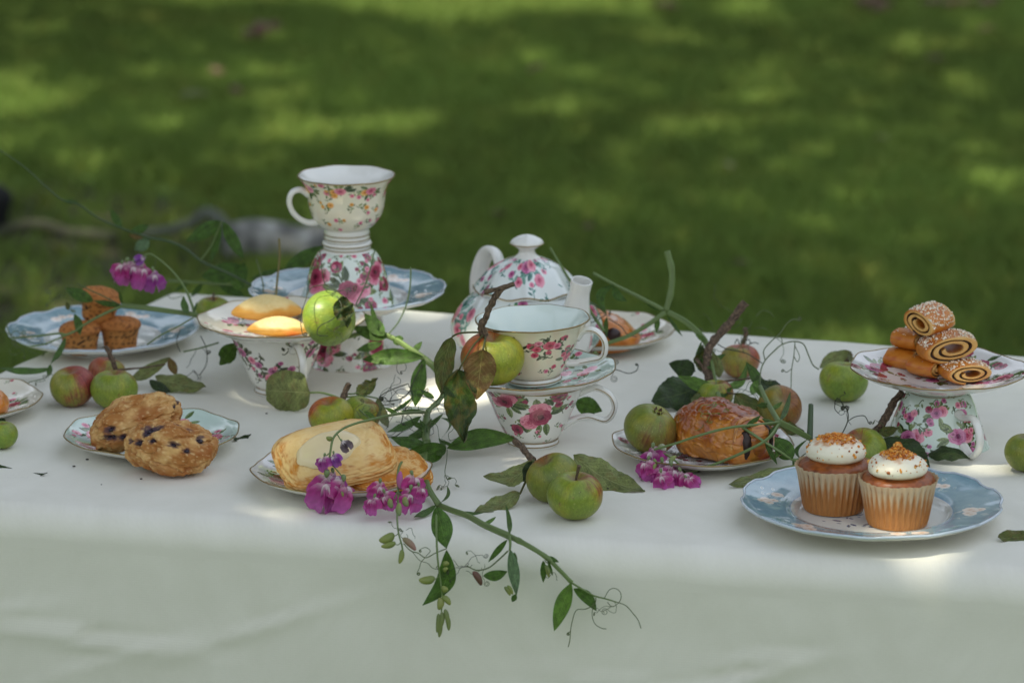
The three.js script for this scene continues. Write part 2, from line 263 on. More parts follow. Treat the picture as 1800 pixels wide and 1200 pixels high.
// leaves: u across, v from stalk to tip
function leafTexture(seed, base, vein, spot, { spots = 0.3, parallel = false, side = 9 } = {}) {
  const W = 256, H = 512;
  const f = (u, v) => {
    const s = Math.abs(u * 2 - 1), mid = 1 - sstep(0.012, 0.04, s); let ve = mid;
    if (parallel) { for (const p of [0.22, 0.42, 0.62, 0.8]) ve = Math.max(ve, 0.55 * (1 - sstep(0.006, 0.03, Math.abs(s - p * Math.sin(Math.PI * Math.min(0.97, v * 0.96 + 0.02))))) ); }
    else { const q = (v - s * 0.34 + (u > 0.5 ? 0.03 : 0)) * side, d = Math.abs(q - Math.round(q)); ve = Math.max(ve, 0.75 * (1 - sstep(0.02, 0.10, d)) * (1 - s * 0.4)); const q2 = fbm(u * 26, v * 50, seed, 2); ve = Math.max(ve, 0.28 * (1 - sstep(0.0, 0.09, Math.abs(q2)))); }
    return ve;
  };
  const map = pixels(W, H, (u, v) => {
    const m = fbm(u * 4, v * 8, seed * 2.3) * 0.5 + fbm(u * 22, v * 40, seed, 3) * 0.4; let c = base.map((e) => e * (1 + m));
    c = mix3(c, spot, sstep(0.5 - spots, 0.85 - spots, fbm(u * 3.2 + seed, v * 6, seed) + 0.16 * fbm(u * 25, v * 45, 2) + 0.25) * 0.85);
    if (n3(u * 28, v * 54, seed) > 0.5 + (0.4 - spots)) c = mix3(c, spot, 0.6);
    c = mix3(c, vein, f(u, v) * 0.75); return c.map((e) => Math.max(0, Math.min(255, e)));
  });
  const bumpMap = pixels(W, H, (u, v) => { const b = 120 + fbm(u * 16, v * 30, seed, 3) * 120 - f(u, v) * 90; return [b, b, b]; }, false);
  return { map, bumpMap };
}
function leafMat(seed, base, vein, spot, opt = {}) { return new THREE.MeshPhysicalMaterial({ ...leafTexture(seed, base, vein, spot, opt), bumpScale: 0.0009, specularIntensity: 0.55, roughness: opt.rough ?? 0.5, transmission: 0.32, thickness: 0, side: THREE.DoubleSide }); }
const LM = {
  dark: leafMat(1, [48, 68, 30], [88, 104, 54], [66, 70, 34], { spots: 0.12, rough: 0.42 }),
  pale: leafMat(2, [118, 128, 74], [166, 170, 112], [128, 120, 72], { spots: 0.22, rough: 0.7 }),
  olive: leafMat(3, [88, 100, 46], [150, 150, 86], [104, 92, 46], { spots: 0.3, rough: 0.55 }),
  brown: leafMat(4, [124, 112, 56], [178, 162, 98], [118, 86, 48], { spots: 0.5, rough: 0.6 }),
  wrinkled: leafMat(5, [56, 78, 32], [92, 106, 52], [104, 92, 40], { spots: 0.36, rough: 0.4 }),
  pea: leafMat(6, [76, 110, 40], [112, 142, 66], [60, 84, 40], { spots: 0.0, parallel: true, rough: 0.48 }),
  peaPale: leafMat(7, [104, 132, 94], [140, 162, 120], [96, 124, 84], { spots: 0.0, parallel: true, rough: 0.55 }),
  peaLight: leafMat(8, [98, 134, 52], [136, 166, 84], [90, 120, 50], { spots: 0.0, parallel: true, rough: 0.5 }),
  fallen: leafMat(9, [118, 88, 66], [150, 118, 92], [74, 48, 36], { spots: 0.4, rough: 0.75 }),
};
const plain = (r, g, b, roughness, extra = {}) => new THREE.MeshPhysicalMaterial({ color: css(r, g, b), roughness, ...extra });
const painted = (roughness, extra = {}) => new THREE.MeshPhysicalMaterial({ vertexColors: true, roughness, ...extra });
const glaze = (map, extra = {}) => new THREE.MeshPhysicalMaterial({ map, roughness: 0.1, ior: 1.52, clearcoat: 0.6, clearcoatRoughness: 0.04, ...extra });
const china = plain(234, 234, 228, 0.12, { clearcoat: 0.6, clearcoatRoughness: 0.04 });
const chinaMint = plain(222, 234, 226, 0.12, { clearcoat: 0.6, clearcoatRoughness: 0.04 });
const gilt = plain(150, 128, 84, 0.28, { metalness: 0.9 });
const barkTex = pixels(128, 512, (u, v) => { const a = u * 6.283, q = fbm(Math.cos(a) * 2, v * 26, Math.sin(a) * 2) + 0.5 * fbm(Math.cos(a) * 5, v * 60, Math.sin(a) * 5, 2); return [92 + q * 90, 76 + q * 76, 60 + q * 64]; });
barkTex.repeat.set(1, 14);
const barkMat = new THREE.MeshPhysicalMaterial({ map: barkTex, bumpMap: barkTex, bumpScale: 0.001, roughness: 0.85 });
const stemMat = new THREE.MeshPhysicalMaterial({ map: pixels(64, 256, (u, v) => { const q = 1 + fbm(u * 8, v * 30, 1) * 0.3 + (Math.abs(u * 4 % 1 - 0.5) < 0.12 ? 0.14 : 0); return [98 * q, 118 * q, 66 * q]; }), roughness: 0.5 });
const stemDark = plain(62, 82, 46, 0.55), tendrilMat = plain(84, 98, 54, 0.55), tendrilDark = plain(52, 58, 36, 0.6), budMat = painted(0.5);
// ---------------------------------------------------------------- the lawn
const lawnTex = pixels(1024, 1024, (u, v) => { // 8 m a tile, wraps by mixing
  const t = (a, b) => fbm(a * 9, b * 9, 1.5, 5) * 0.9 + fbm(a * 120, b * 120, 4, 2) * 0.7; const wu = sstep(0.8, 1, u), wv = sstep(0.8, 1, v);
  const q = mix(mix(t(u, v), t(u - 1, v), wu), mix(t(u, v - 1), t(u - 1, v - 1), wu), wv), e = sstep(0.15, 0.55, q);
  return mix3([66 + q * 26, 90 + q * 30, 32 + q * 14], [84, 84, 40], e * 0.5);
});
lawnTex.repeat.set(100, 100);
{ const g = new THREE.PlaneGeometry(800, 800, 8, 8); g.rotateX(-Math.PI / 2); structure('lawn', g, new THREE.MeshStandardMaterial({ map: lawnTex, roughness: 0.95 })); }
// tree shade left of the table, painted as a dark brown ground patch
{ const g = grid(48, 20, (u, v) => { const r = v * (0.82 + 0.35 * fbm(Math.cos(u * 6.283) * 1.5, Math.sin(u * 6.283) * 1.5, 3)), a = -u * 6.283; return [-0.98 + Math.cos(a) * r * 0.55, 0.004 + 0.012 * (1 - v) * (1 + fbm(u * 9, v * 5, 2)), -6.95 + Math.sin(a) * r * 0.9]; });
  const R = rng(4); structure('painted_shade', tint(g, (x, y, z) => { const q = 0.8 + fbm(x * 9, z * 9, 3) * 0.9; return [0.050 * q, 0.046 * q, 0.018 * q]; }), painted(0.95)); }
{
  const R = rng(2024), parts = [];
  for (let k = 0; k < 9; k++) {
    const a = R() * 6.283, lean = 0.25 + R() * 0.7, h = 0.028 + R() * 0.036, w = 0.0022 + R() * 0.0014, ox = (R() - 0.5) * 0.05, oz = (R() - 0.5) * 0.05, tw = R() * 6.28;
    parts.push(grid(1, 3, (u, v) => { const q = (u - 0.5) * 2 * w * (1 - v * 0.92), b = lean * v * v * h; return [ox + Math.cos(a) * b + Math.cos(tw) * q, v * h * (1 - lean * 0.25 * v), oz + Math.sin(a) * b + Math.sin(tw) * q]; }));
  }
  const N = 62000, im = new THREE.InstancedMesh(mergeGeometries(parts), new THREE.MeshPhysicalMaterial({ color: 0xffffff, roughness: 0.75, specularIntensity: 0.25, transmission: 0.4, thickness: 0, side: THREE.DoubleSide }), N), m = new THREE.Matrix4(), c = new THREE.Color();
  for (let i = 0; i < N; i++) {
    const z = -5 - Math.pow(R(), 0.85) * 7.5, x = (R() - 0.5) * (1.6 - z * 0.36), s = 0.75 + R() * 0.6 + fbm(x * 0.8, z * 0.8, 2) * 0.5, bare = Math.hypot((x + 0.98) / 0.48, (z + 6.95) / 0.8) < 1 && R() < 0.72;  // most blades left out over the painted shade patch
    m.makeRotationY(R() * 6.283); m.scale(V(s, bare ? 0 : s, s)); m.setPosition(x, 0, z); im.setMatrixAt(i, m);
    const q = 0.75 + R() * 0.5 + fbm(x * 0.7, z * 0.7, 9) * 0.6, y = 0.5 * sstep(0.05, 0.5, fbm(x * 3, z * 3, 5)) + (R() < 0.07 ? 0.8 : 0);
    im.setColorAt(i, c.setRGB(mix(0.200, 0.27, y) * q, mix(0.295, 0.29, y) * q, mix(0.062, 0.064, y) * q));
  }
  im.name = 'grass'; im.userData = { kind: 'stuff', label: 'short green mown grass covering the lawn behind the table', category: 'grass' }; im.castShadow = im.receiveShadow = true; scene.add(im);
}
// ---------------------------------------------------------------- the trees overhead, out of frame: their gaps let the sun through
const leafCard = (() => { const g = sheet({ len: 1, w: 0.56, nu: 4, nv: 2, fold: 0.3, curl: 0.7 }); g.translate(0, -0.5, 0); return g; })();
function shadeTree(label, trunk, limbs, { n, size, pick, gaps, seed, tone }) {
  const t = thing('shade_tree', label, 'tree', V(0, 0, 0));
  const base = trunk[0].clone(); t.position.copy(base);
  const loc = (p) => p.clone().sub(base);
  mesh('trunk', sweep(trunk.map(loc), (q) => mix(0.24, 0.12, q) * (1 + 0.6 * Math.pow(1 - q, 8)), { n: 24, sides: 14 }), barkMat, t);
  for (const l of limbs) mesh('limb', sweep(l.map(loc), (q) => mix(0.09, 0.012, q), { n: 20, sides: 8 }), barkMat, t);
  const R = rng(seed), im = new THREE.InstancedMesh(leafCard, new THREE.MeshPhysicalMaterial({ color: 0xffffff, roughness: 0.5, transmission: 0.32, thickness: 0, side: THREE.DoubleSide }), n), m = new THREE.Matrix4(), q = new THREE.Quaternion(), e = new THREE.Euler(), c = new THREE.Color(), p = V(0, 0, 0), d = V(0, 0, 0);
  let k = 0;
  for (let tries = 0; k < n && tries < n * 6; tries++) {
    pick(R, p);
    let open = false;
    for (const [g, r] of gaps) { d.copy(p).sub(g); const along = d.dot(SUN); if (along > 0 && d.lengthSq() - along * along < (r + size * 0.16) * (r + size * 0.16)) { open = true; break; } }
    if (open) continue;
    q.setFromEuler(e.set(-Math.PI / 2 + (R() - 0.5) * 1.5, (R() - 0.5) * 1.2, R() * 6.283)); const s = size * (0.75 + R() * 0.5);
    m.compose(p.sub(base), q, d.set(s, s, s)); im.setMatrixAt(k, m); const b = 0.7 + R() * 0.6; im.setColorAt(k, c.setRGB(tone[0] * b, tone[1] * b, tone[2] * b)); k++;
  }
  im.count = k; im.name = 'crown'; im.userData.kind = 'stuff'; im.castShadow = im.receiveShadow = true; t.add(im);
}
const underSun = (R, p, x0, x1, z0, z1, h0, h1, y) => { const h = h0 + R() * (h1 - h0); p.set(mix(x0, x1, R()) + SUN.x / SUN.y * (h - y), h, mix(z0, z1, R()) + SUN.z / SUN.y * (h - y)); };
const tableGaps = [ // [pixel x, pixel y, height over the cloth or row of the foot, radius in metres]
  [432, 655, 0, 0.028], [520, 893, 0, 0.028], [470, 890, 0, 0.020], [1612, 990, 0, 0.017], [1690, 984, 0, 0.011], [745, 546, 0, 0.045], [690, 541, 0, 0.03], [640, 536, 0, 0.03],
  [770, 697, 0, 0.012], [710, 702, 0, 0.014], [950, 806, 0, 0.02], [1786, 690, 0, 0.040], [1115, 800, 0, 0.012], [500, 560, 0.075, 0.05], [575, 545, 0.10, 0.03], [420, 580, 0.06, 0.03],
  [1475, 790, 0.075, 0.028], [1570, 810, 0.075, 0.036], [1630, 880, 0.03, 0.02], [1635, 560, 0.14, 0.03], [1690, 600, 0.10, 0.035], [1700, 640, 0.08, 0.035], [1600, 760, 0.03, 0.032], [1650, 790, 0.02, 0.02],
  [510, 800, 0.035, 0.018], [650, 320, 0.20, 0.035], [705, 490, 0.09, 0.018], [860, 445, 0.13, 0.02], [250, 690, 0.06, 0.014], [895, 600, 0.11, 0.014], [1400, 900, 0.01, 0.018]];
const tableGapPoints = tableGaps.map(([x, y, h, r]) => [P(x, y, h), r * 0.85]);
for (const [x, y, gy, r] of [[8, 915, 898, 0.004], [30, 960, 898, 0.005], [70, 1020, 900, 0.004], [1370, 1175, 985, 0.010]]) tableGapPoints.push([G(x, y, gy), r]);
shadeTree('broad leafy tree whose boughs shade the table', [V(-5.6, 0, -0.4), V(-5.5, 1.6, -0.5), V(-5.1, 3.2, -0.8), V(-4.6, 4.6, -1.0)],
  [[V(-5.1, 3.2, -0.8), V(-4.2, 4.4, -1.1), V(-2.8, 5.3, -1.2), V(-1.6, 5.6, -1.6)], [V(-5.0, 3.5, -0.8), V(-4.2, 4.6, -0.4), V(-3.0, 5.4, 0.2), V(-1.9, 5.6, 0.3)], [V(-4.6, 4.6, -1), V(-3.8, 5.6, -1.4), V(-2.6, 6.3, -1.9)], [V(-4.6, 4.6, -1), V(-4.0, 6, -0.6), V(-3.2, 6.8, -0.2)]],
  { n: 12000, size: 0.15, seed: 5, tone: [0.07, 0.12, 0.03], gaps: tableGapPoints, pick: (R, p) => R() < 0.84 ? underSun(R, p, -1.35, 1.25, -4.15, -2.2, 4.3, 6.6, 0.8) : underSun(R, p, -2.0, 1.8, -2.7, -0.9, 4.3, 6.6, 0.2) });
const lawnSpots = [[700, 30, 0.3], [800, 20, 0.3], [880, 12, 0.3], [1010, 8, 0.3], [380, 15, 0.25], [560, 243, 0.14], [640, 248, 0.12], [470, 266, 0.12], [730, 236, 0.14], [60, 188, 0.2], [15, 200, 0.2], [1280, 236, 0.14], [40, 195, 0.22], [90, 205, 0.16], [505, 262, 0.13], [600, 250, 0.10], [700, 243, 0.12], [760, 238, 0.08], [545, 262, 0.08], [1255, 240, 0.12], [1215, 243, 0.08], [1495, 240, 0.07], [1770, 342, 0.12], [1735, 338, 0.07], [490, 150, 0.11], [520, 190, 0.10], [175, 300, 0.11], [130, 305, 0.07], [310, 235, 0.06], [985, 215, 0.12], [660, 30, 0.20], [760, 40, 0.18], [850, 45, 0.18], [960, 30, 0.26], [930, 8, 0.2], [300, 8, 0.20], [480, 6, 0.22], [600, 10, 0.15], [1110, 35, 0.18], [1170, 12, 0.15], [20, 155, 0.10], [1330, 30, 0.12], [100, 450, 0.06], [130, 545, 0.07]];
const lawnGapPoints = lawnSpots.map(([x, y, r]) => [P(x, y, -TABLE_Y), r * 0.50]);
shadeTree('tall leafy tree whose high crown shades the lawn', [V(-7.2, 0, -8.2), V(-7.0, 1.8, -8.1), V(-6.6, 3.4, -7.9), V(-5.9, 4.8, -7.6)],
  [[V(-6.6, 3.4, -7.9), V(-5.4, 4.8, -6.6), V(-3.6, 5.7, -5.2), V(-1.4, 6.1, -4.2)], [V(-6.5, 3.6, -7.9), V(-5.0, 5.2, -8), V(-3, 6, -8), V(-0.6, 6.2, -7.4)], [V(-6.1, 4.4, -7.7), V(-5, 5.6, -9.3), V(-3.2, 6.2, -10.6)], [V(-5.9, 4.8, -7.6), V(-5, 6.2, -7), V(-4, 6.9, -6.4)]],
  { n: 19500, size: 0.16, seed: 9, tone: [0.07, 0.115, 0.03], gaps: lawnGapPoints, pick: (R, p) => underSun(R, p, -2.4, 2.7, ...(() => { const z = -4.2 - 8.4 * Math.pow(R(), 2.1); return [z, z]; })(), 4.6, 7.0, 0) });
{ // unseen leaf ring added to cut low sky and darken china and cloth reflections
  const N = 11000, R = rng(71), im = new THREE.InstancedMesh(leafCard, new THREE.MeshPhysicalMaterial({ color: 0xffffff, roughness: 0.6, transmission: 0.25, thickness: 0, side: THREE.DoubleSide }), N), m = new THREE.Matrix4(), q = new THREE.Quaternion(), e = new THREE.Euler(), c = new THREE.Color();
  for (let i = 0; i < N; i++) {
    const a = R() * 6.2832, back = Math.cos(a), r = 15.5 + R() * 4, h = mix(6.8, 1.8, sstep(0.0, 0.6, back)) * (1 + 0.35 * fbm(Math.sin(a) * 3, back * 3, 2));
    q.setFromEuler(e.set(R() * 6.3, R() * 6.3, R() * 6.3)); const s = 0.7 + R() * 0.5; m.compose(V(Math.sin(a) * r, h * Math.pow(R(), 0.8), back * r - 3), q, V(s, s, s)); im.setMatrixAt(i, m); const b = 0.6 + R() * 0.7; im.setColorAt(i, c.setRGB(0.055 * b, 0.085 * b, 0.025 * b));
  }
  im.name = 'added_leaf_ring'; im.userData = { kind: 'stuff', label: 'unseen ring of dark leaves added round the garden to cut low sky light', category: 'trees' }; im.castShadow = im.receiveShadow = true; scene.add(im);
}
// ---------------------------------------------------------------- blurred things on the lawn
const silver = new THREE.MeshStandardMaterial({ roughness: 0.8, bumpScale: 0.004, map: pixels(256, 256, (u, v) => { const q = 0.85 + fbm(u * 5, v * 24, 4) * 0.9; return [146 * q, 146 * q, 141 * q]; }) });
{ const t = thing('fallen_branch', 'silver grey weathered branch lying on the lawn behind the drooping vine leaves', 'branch', P(480, 470, -TABLE_Y)), b = t.position;
  const g = (px, py, gy) => { const z = P(px, gy, -TABLE_Y).z, d = ray(px, py), k = z / d.z; return V(d.x * k, CAM_Y + d.y * k, z).sub(b); };
  mesh('log', sweep([g(392, 432, 470), g(430, 422, 470), g(480, 424, 472), g(530, 432, 476), g(572, 442, 480)], (q) => 0.040 * (1 - 0.35 * Math.abs(q - 0.35)) , { n: 30, sides: 14 }), silver, t);
  mesh('limb', sweep([g(400, 430, 470), g(392, 395, 468), g(365, 375, 466), g(335, 392, 464), g(290, 405, 462), g(240, 408, 462)], (q) => mix(0.015, 0.006, q), { n: 36, sides: 10 }), new THREE.MeshStandardMaterial({ color: css(98, 104, 92), roughness: 0.85 }), t);
  mesh('knot', blob(20, 14, (x, y, z) => { const q = 0.034 * (1 + 0.3 * fbm(x * 2, y * 2, z * 2)); return [x * q + g(555, 420, 474).x, y * q * 0.8 + g(555, 420, 474).y, z * q + g(555, 420, 474).z]; }), silver, t); }
{ const t = thing('fallen_bough', 'thin grey arched bough on the dark grass at the left edge', 'branch', P(0, 440, -TABLE_Y)), b = t.position;
  const g = (px, py) => { const z = P(40, 450, -TABLE_Y).z, d = ray(px, py), k = z / d.z; return V(d.x * k, CAM_Y + d.y * k, z).sub(b); };
  mesh('limb', sweep([g(-60, 450), g(-10, 415), g(40, 396), g(80, 396), g(112, 408), g(160, 412), g(205, 418)], 0.011, { n: 30, sides: 8 }), new THREE.MeshStandardMaterial({ color: css(62, 64, 46), roughness: 0.85 }), t); }
{ const t = thing('dark_stump', 'black rounded stump cut off by the left edge of the photo', 'stump', P(-34, 408, -TABLE_Y));
  const R0 = 0.075; mesh('stump', revolve(smoothLine([[0.045, 0], [0.05, 0.02], [0.058, 0.05], [0.062, 0.075], [0.048, 0.092], [0, 0.096]], 20), 28, (a, r, y) => [r * (1 + 0.10 * Math.sin(a * 3 + y * 9)), y]), new THREE.MeshStandardMaterial({ color: lin(0.006, 0.007, 0.007), roughness: 0.9 }), t); }
{ // curled dead leaves on the grass
  const list = [[475, 62, 0.17, 'pinkish brown curled dead leaf on the lawn, largest at upper left'], [350, 172, 0.10, 'pale dry leaf lying flat on the grass left of the cup tower'], [412, 160, 0.07, 'small pinkish dry leaf on the grass beside a paler flat one'], [378, 126, 0.07, 'dark brown dead leaf on the lawn below the curled pinkish one'], [950, 125, 0.08, 'dark brown dead leaf on the lawn above the teapot'], [1163, 12, 0.10, 'tan dead leaf in the sunlit grass at the top edge'],
    [1525, 14, 0.17, 'large grey brown dead leaf at the top right, left one of a pair'], [1560, 20, 0.12, 'smaller dead leaf touching a larger one at the top right'], [1635, 8, 0.12, 'tan dead leaf between two darker ones at the top right'], [1700, 12, 0.15, 'brown dead leaf near the top right corner'], [1745, 8, 0.12, 'dark dead leaf closest to the top right corner'],
    [1280, 294, 0.05, 'small whitish leaf on the grass above the croissant'], [870, 380, 0.05, 'small reddish leaf on the grass between cup tower and teapot'], [1297, 466, 0.05, 'small reddish leaf on the grass above the bare apple twig'], [1038, 398, 0.05, 'small pink brown leaf on the grass right of the teapot lid'], [1545, 246, 0.05, 'small pale leaf on the grass at the end of a sun fleck'], [1730, 55, 0.08, 'dark brown leaf on the lawn below the top right corner'], [1635, 105, 0.07, 'faint brown leaf on the lawn at upper right']];
  const R = rng(31);
  list.forEach(([px, py, L, label], i) => { const o = mesh('dead_leaf', sheet({ len: L * 0.75, w: L * 0.46, curl: 0.9 + R(), fold: 0.35, wave: 0.12, serr: 0.1, crumple: 0.2, seed: i }), i === 1 || i === 11 || i === 15 ? LM.pale : LM.fallen, scene);
    const p = P(px, py, -TABLE_Y + 0.045), a = R() * 6.28; const M = basis(V(Math.cos(a), 0.1 * R(), Math.sin(a) * 0.5), V(0.3 * (R() - 0.5), -1, 0.3 * R())); M.setPosition(p.addScaledVector(V(Math.cos(a), 0, Math.sin(a) * 0.5).normalize(), -L / 2)); o.applyMatrix4(M); o.userData = { label, category: 'leaf', group: 'dead leaves on the lawn' }; });
}
// ---------------------------------------------------------------- the table under its cloth
{
  const on = (px, py) => { const p = P(px, py); return new THREE.Vector2(p.x, p.z); };
  const bl = on(291, 504), br0 = on(1800, 617), fl0 = on(0, 893), fr0 = on(1800, 1012);
  const db = br0.clone().sub(bl).normalize(), df = fr0.clone().sub(fl0).normalize(), ll = on(0, 640).sub(bl).normalize();
  const cross = (a, b) => a.x * b.y - a.y * b.x;
  const br = bl.clone().addScaledVector(db, 1.75), fl = bl.clone().addScaledVector(ll, cross(fl0.clone().sub(bl), df) / cross(ll, df)), fr = fl.clone().addScaledVector(df, 1.75);
  const corners = [bl, br, fr, fl], ctr = corners.reduce((s, c) => s.add(c), new THREE.Vector2()).multiplyScalar(0.25), RC = 0.022;
  const sag = (x, z) => 0.0010 * fbm(x * 5, z * 7, 1) + 0.0011 * Math.pow(Math.max(0, 1 - Math.abs(fbm(x * 2.2 + 3, z * 3.1, 8, 3)) * 7), 2);
  // loop round the table top, with rounded corners
  const loop = [], per = 170;
  for (let k = 0; k < 4; k++) { const a = corners[k], b = corners[(k + 1) % 4], c = corners[(k + 3) % 4], t = b.clone().sub(a).normalize(), s = c.clone().sub(a).normalize(), r = RC;
    for (let q = 0; q < 8; q++) { const e = q / 8, p0 = a.clone().addScaledVector(s, r), p1 = a.clone().addScaledVector(t, r); loop.push(new THREE.Vector2((1 - e) * (1 - e) * p0.x + 2 * e * (1 - e) * a.x + e * e * p1.x, (1 - e) * (1 - e) * p0.y + 2 * e * (1 - e) * a.y + e * e * p1.y)); }
    const L = b.distanceTo(a) - 2 * r, n = k % 2 ? 90 : per; for (let q = 0; q < n; q++) loop.push(a.clone().addScaledVector(t, r + L * q / n)); }
  const n = loop.length, out = loop.map((p, i) => { const a = loop[(i + n - 1) % n], b = loop[(i + 1) % n], d = b.clone().sub(a).normalize(); const o = new THREE.Vector2(d.y, -d.x); if (o.dot(p.clone().sub(ctr)) < 0) o.negate(); return o; });
  const len = [0]; for (let i = 1; i <= n; i++) len.push(len[i - 1] + loop[i % n].distanceTo(loop[i - 1]));
  const crease = (s, d, x0, d0, ang, L, a) => { const c = Math.cos(ang), q = Math.sin(ang), u = (s - x0) * c + (d - d0) * q, w = -(s - x0) * q + (d - d0) * c; const e = Math.min(1, Math.max(0, 1 - Math.abs(u) / L)); return a * e * Math.exp(-w * w / 0.00004) * Math.sign(w + 0.004); };
  const frontAt = 8 + per + 8 + 90; const s0 = len[frontAt] ; // the front edge runs from right to left
  const marks = []; { const R = rng(8); for (let k = 0; k < 44; k++) marks.push([R() * 1.75, 0.03 + R() * 0.26, (0.10 + R() * 0.5) * (R() < 0.8 ? 1 : -0.6), 0.05 + R() * 0.16, (0.0018 + R() * 0.0034)]); }
  const RE = 0.024, DROP = 0.62;
  const rings = []; // rows of the cloth from the middle of the top outwards and down
  for (let k = 1; k <= 46; k++) rings.push({ q: k / 46, top: true });
  for (let k = 1; k <= 10; k++) rings.push({ a: k / 10 * Math.PI / 2 });
  for (let k = 1; k <= 90; k++) rings.push({ d: k / 90 * DROP });
  const G2 = grid(n, rings.length - 1, (u, v) => {
    const i = Math.round(u * n) % n, k = Math.round(v * (rings.length - 1)), g = rings[k], s = len[Math.round(u * n)] - s0, o = out[i], p = loop[i];
    if (g.top) { const q = g.q, x = mix(ctr.x, p.x - o.x * RE, q), z = mix(ctr.y, p.y - o.y * RE, q); return [x, TABLE_Y + sag(x, z), z, x * 4, z * 4]; }
    if (g.a) { const x = p.x - o.x * RE + o.x * RE * Math.sin(g.a), z = p.y - o.y * RE + o.y * RE * Math.sin(g.a); return [x, TABLE_Y - RE + RE * Math.cos(g.a) + sag(x, z) * Math.cos(g.a), z, x * 4, z * 4 - g.a * 0.1]; }
    const d = g.d; let w = 0.018 * d / DROP + 0.0024 * fbm(s * 3 - d * 4, d * 3.2, 3, 2) * sstep(0, 0.1, d) + 0.007 * sstep(0.1, 0.6, d) * Math.sin(s * 6.5 + fbm(s * 2, 0, 4) * 5);
    w += 0.0022 * fbm(s * 7 + d * 9, d * 12 - s * 3, 7, 3) * sstep(0, 0.05, d);
    for (const m of marks) w += crease(s, d, m[0], m[1], m[2], m[3], m[4] * sstep(0.0, 0.05, d));
    return [p.x + o.x * w, TABLE_Y - RE - d, p.y + o.y * w, s * 4, d * 4];
  });
  // (the middle of the top, closed by a fan)
  const pos = Array.from(G2.attributes.position.array), uvs = Array.from(G2.attributes.uv.array), idx = Array.from(G2.index.array), cI = pos.length / 3; pos.push(ctr.x, TABLE_Y + sag(ctr.x, ctr.y), ctr.y); uvs.push(ctr.x * 4, ctr.y * 4);
  for (let i = 0; i < n; i++) idx.push(cI, i + 1, i);
  let g = new THREE.BufferGeometry(); g.setAttribute('position', new THREE.Float32BufferAttribute(pos, 3)); g.setAttribute('uv', new THREE.Float32BufferAttribute(uvs, 2)); g.setIndex(idx); g.deleteAttribute('normal'); g.computeVertexNormals();
  const weave = pixels(512, 512, (u, v) => { const q = 128 + 46 * Math.sin(u * 6.2832 * 128) * (0.6 + n3(u * 20, v * 60, 1)) + 46 * Math.sin(v * 6.2832 * 128) * (0.6 + n3(u * 60, v * 20, 2)) ; return [q, q, q]; }, false);
  const tone = pixels(512, 512, (u, v) => { const a = u * 6.2832, b = v * 6.2832; const q = fbm(Math.cos(a) * 1.4, Math.sin(a) * 1.4 + Math.cos(b), Math.sin(b) * 1.4, 4) * 7 + n3(u * 80, v * 260, 1) * 2; return [229 + q, 227 + q, 215 + q * 1.2]; });
  { const R = rng(12), bits = []; for (let k = 0; k < 26; k++) { const p = P(80 + R() * 1650, 700 + R() * 200, 0.0006 + sag(0, 0)), g2 = new THREE.IcosahedronGeometry(0.0006 + R() * 0.0010, 0); g2.scale(1.4, 0.6, 1); g2.translate(p.x, p.y, p.z); bits.push(g2); } const b = mesh('specks', mergeGeometries(bits), plain(38, 30, 24, 0.8), scene); b.userData = { kind: 'stuff', label: 'tiny dark crumbs and seeds scattered on the cloth', category: 'crumbs' }; }
  const o = mesh('tablecloth', g, new THREE.MeshPhysicalMaterial({ map: tone, bumpMap: weave, bumpScale: 0.00012, roughness: 0.88, specularIntensity: 0.4, side: THREE.DoubleSide }), scene);
  o.userData = { label: 'plain off white tablecloth draped over the long table', category: 'tablecloth' };
}
// ---------------------------------------------------------------- tableware
const CUP = {
  wide: { outer: [[0, 0.0035], [0.36, 0.0035], [0.455, 0], [0.475, 0.02], [0.47, 0.075], [0.455, 0.10], [0.52, 0.17], [0.62, 0.33], [0.72, 0.52], [0.82, 0.72], [0.92, 0.90], [1.0, 1.0]], lobes: 0.008, nl: 8, split: 0.12 },
  tulip: { outer: [[0, 0.004], [0.38, 0.004], [0.455, 0], [0.475, 0.02], [0.462, 0.08], [0.47, 0.16], [0.455, 0.185], [0.56, 0.24], [0.70, 0.36], [0.78, 0.52], [0.815, 0.70], [0.87, 0.86], [1.0, 1.0]], lobes: 0.006, nl: 8, split: 0.2 },
  bowl: { outer: [[0, 0.004], [0.34, 0.004], [0.42, 0], [0.44, 0.03], [0.43, 0.07], [0.57, 0.13], [0.69, 0.30], [0.785, 0.52], [0.87, 0.74], [0.93, 0.88], [1.0, 1.0]], lobes: 0.024, nl: 8, split: 0.09 },
  bell: { outer: [[0, 0.004], [0.38, 0.004], [0.465, 0], [0.485, 0.02], [0.475, 0.08], [0.46, 0.13], [0.58, 0.20], [0.70, 0.36], [0.77, 0.54], [0.84, 0.74], [0.91, 0.90], [1.0, 1.0]], lobes: 0.022, nl: 8, split: 0.15 },
};
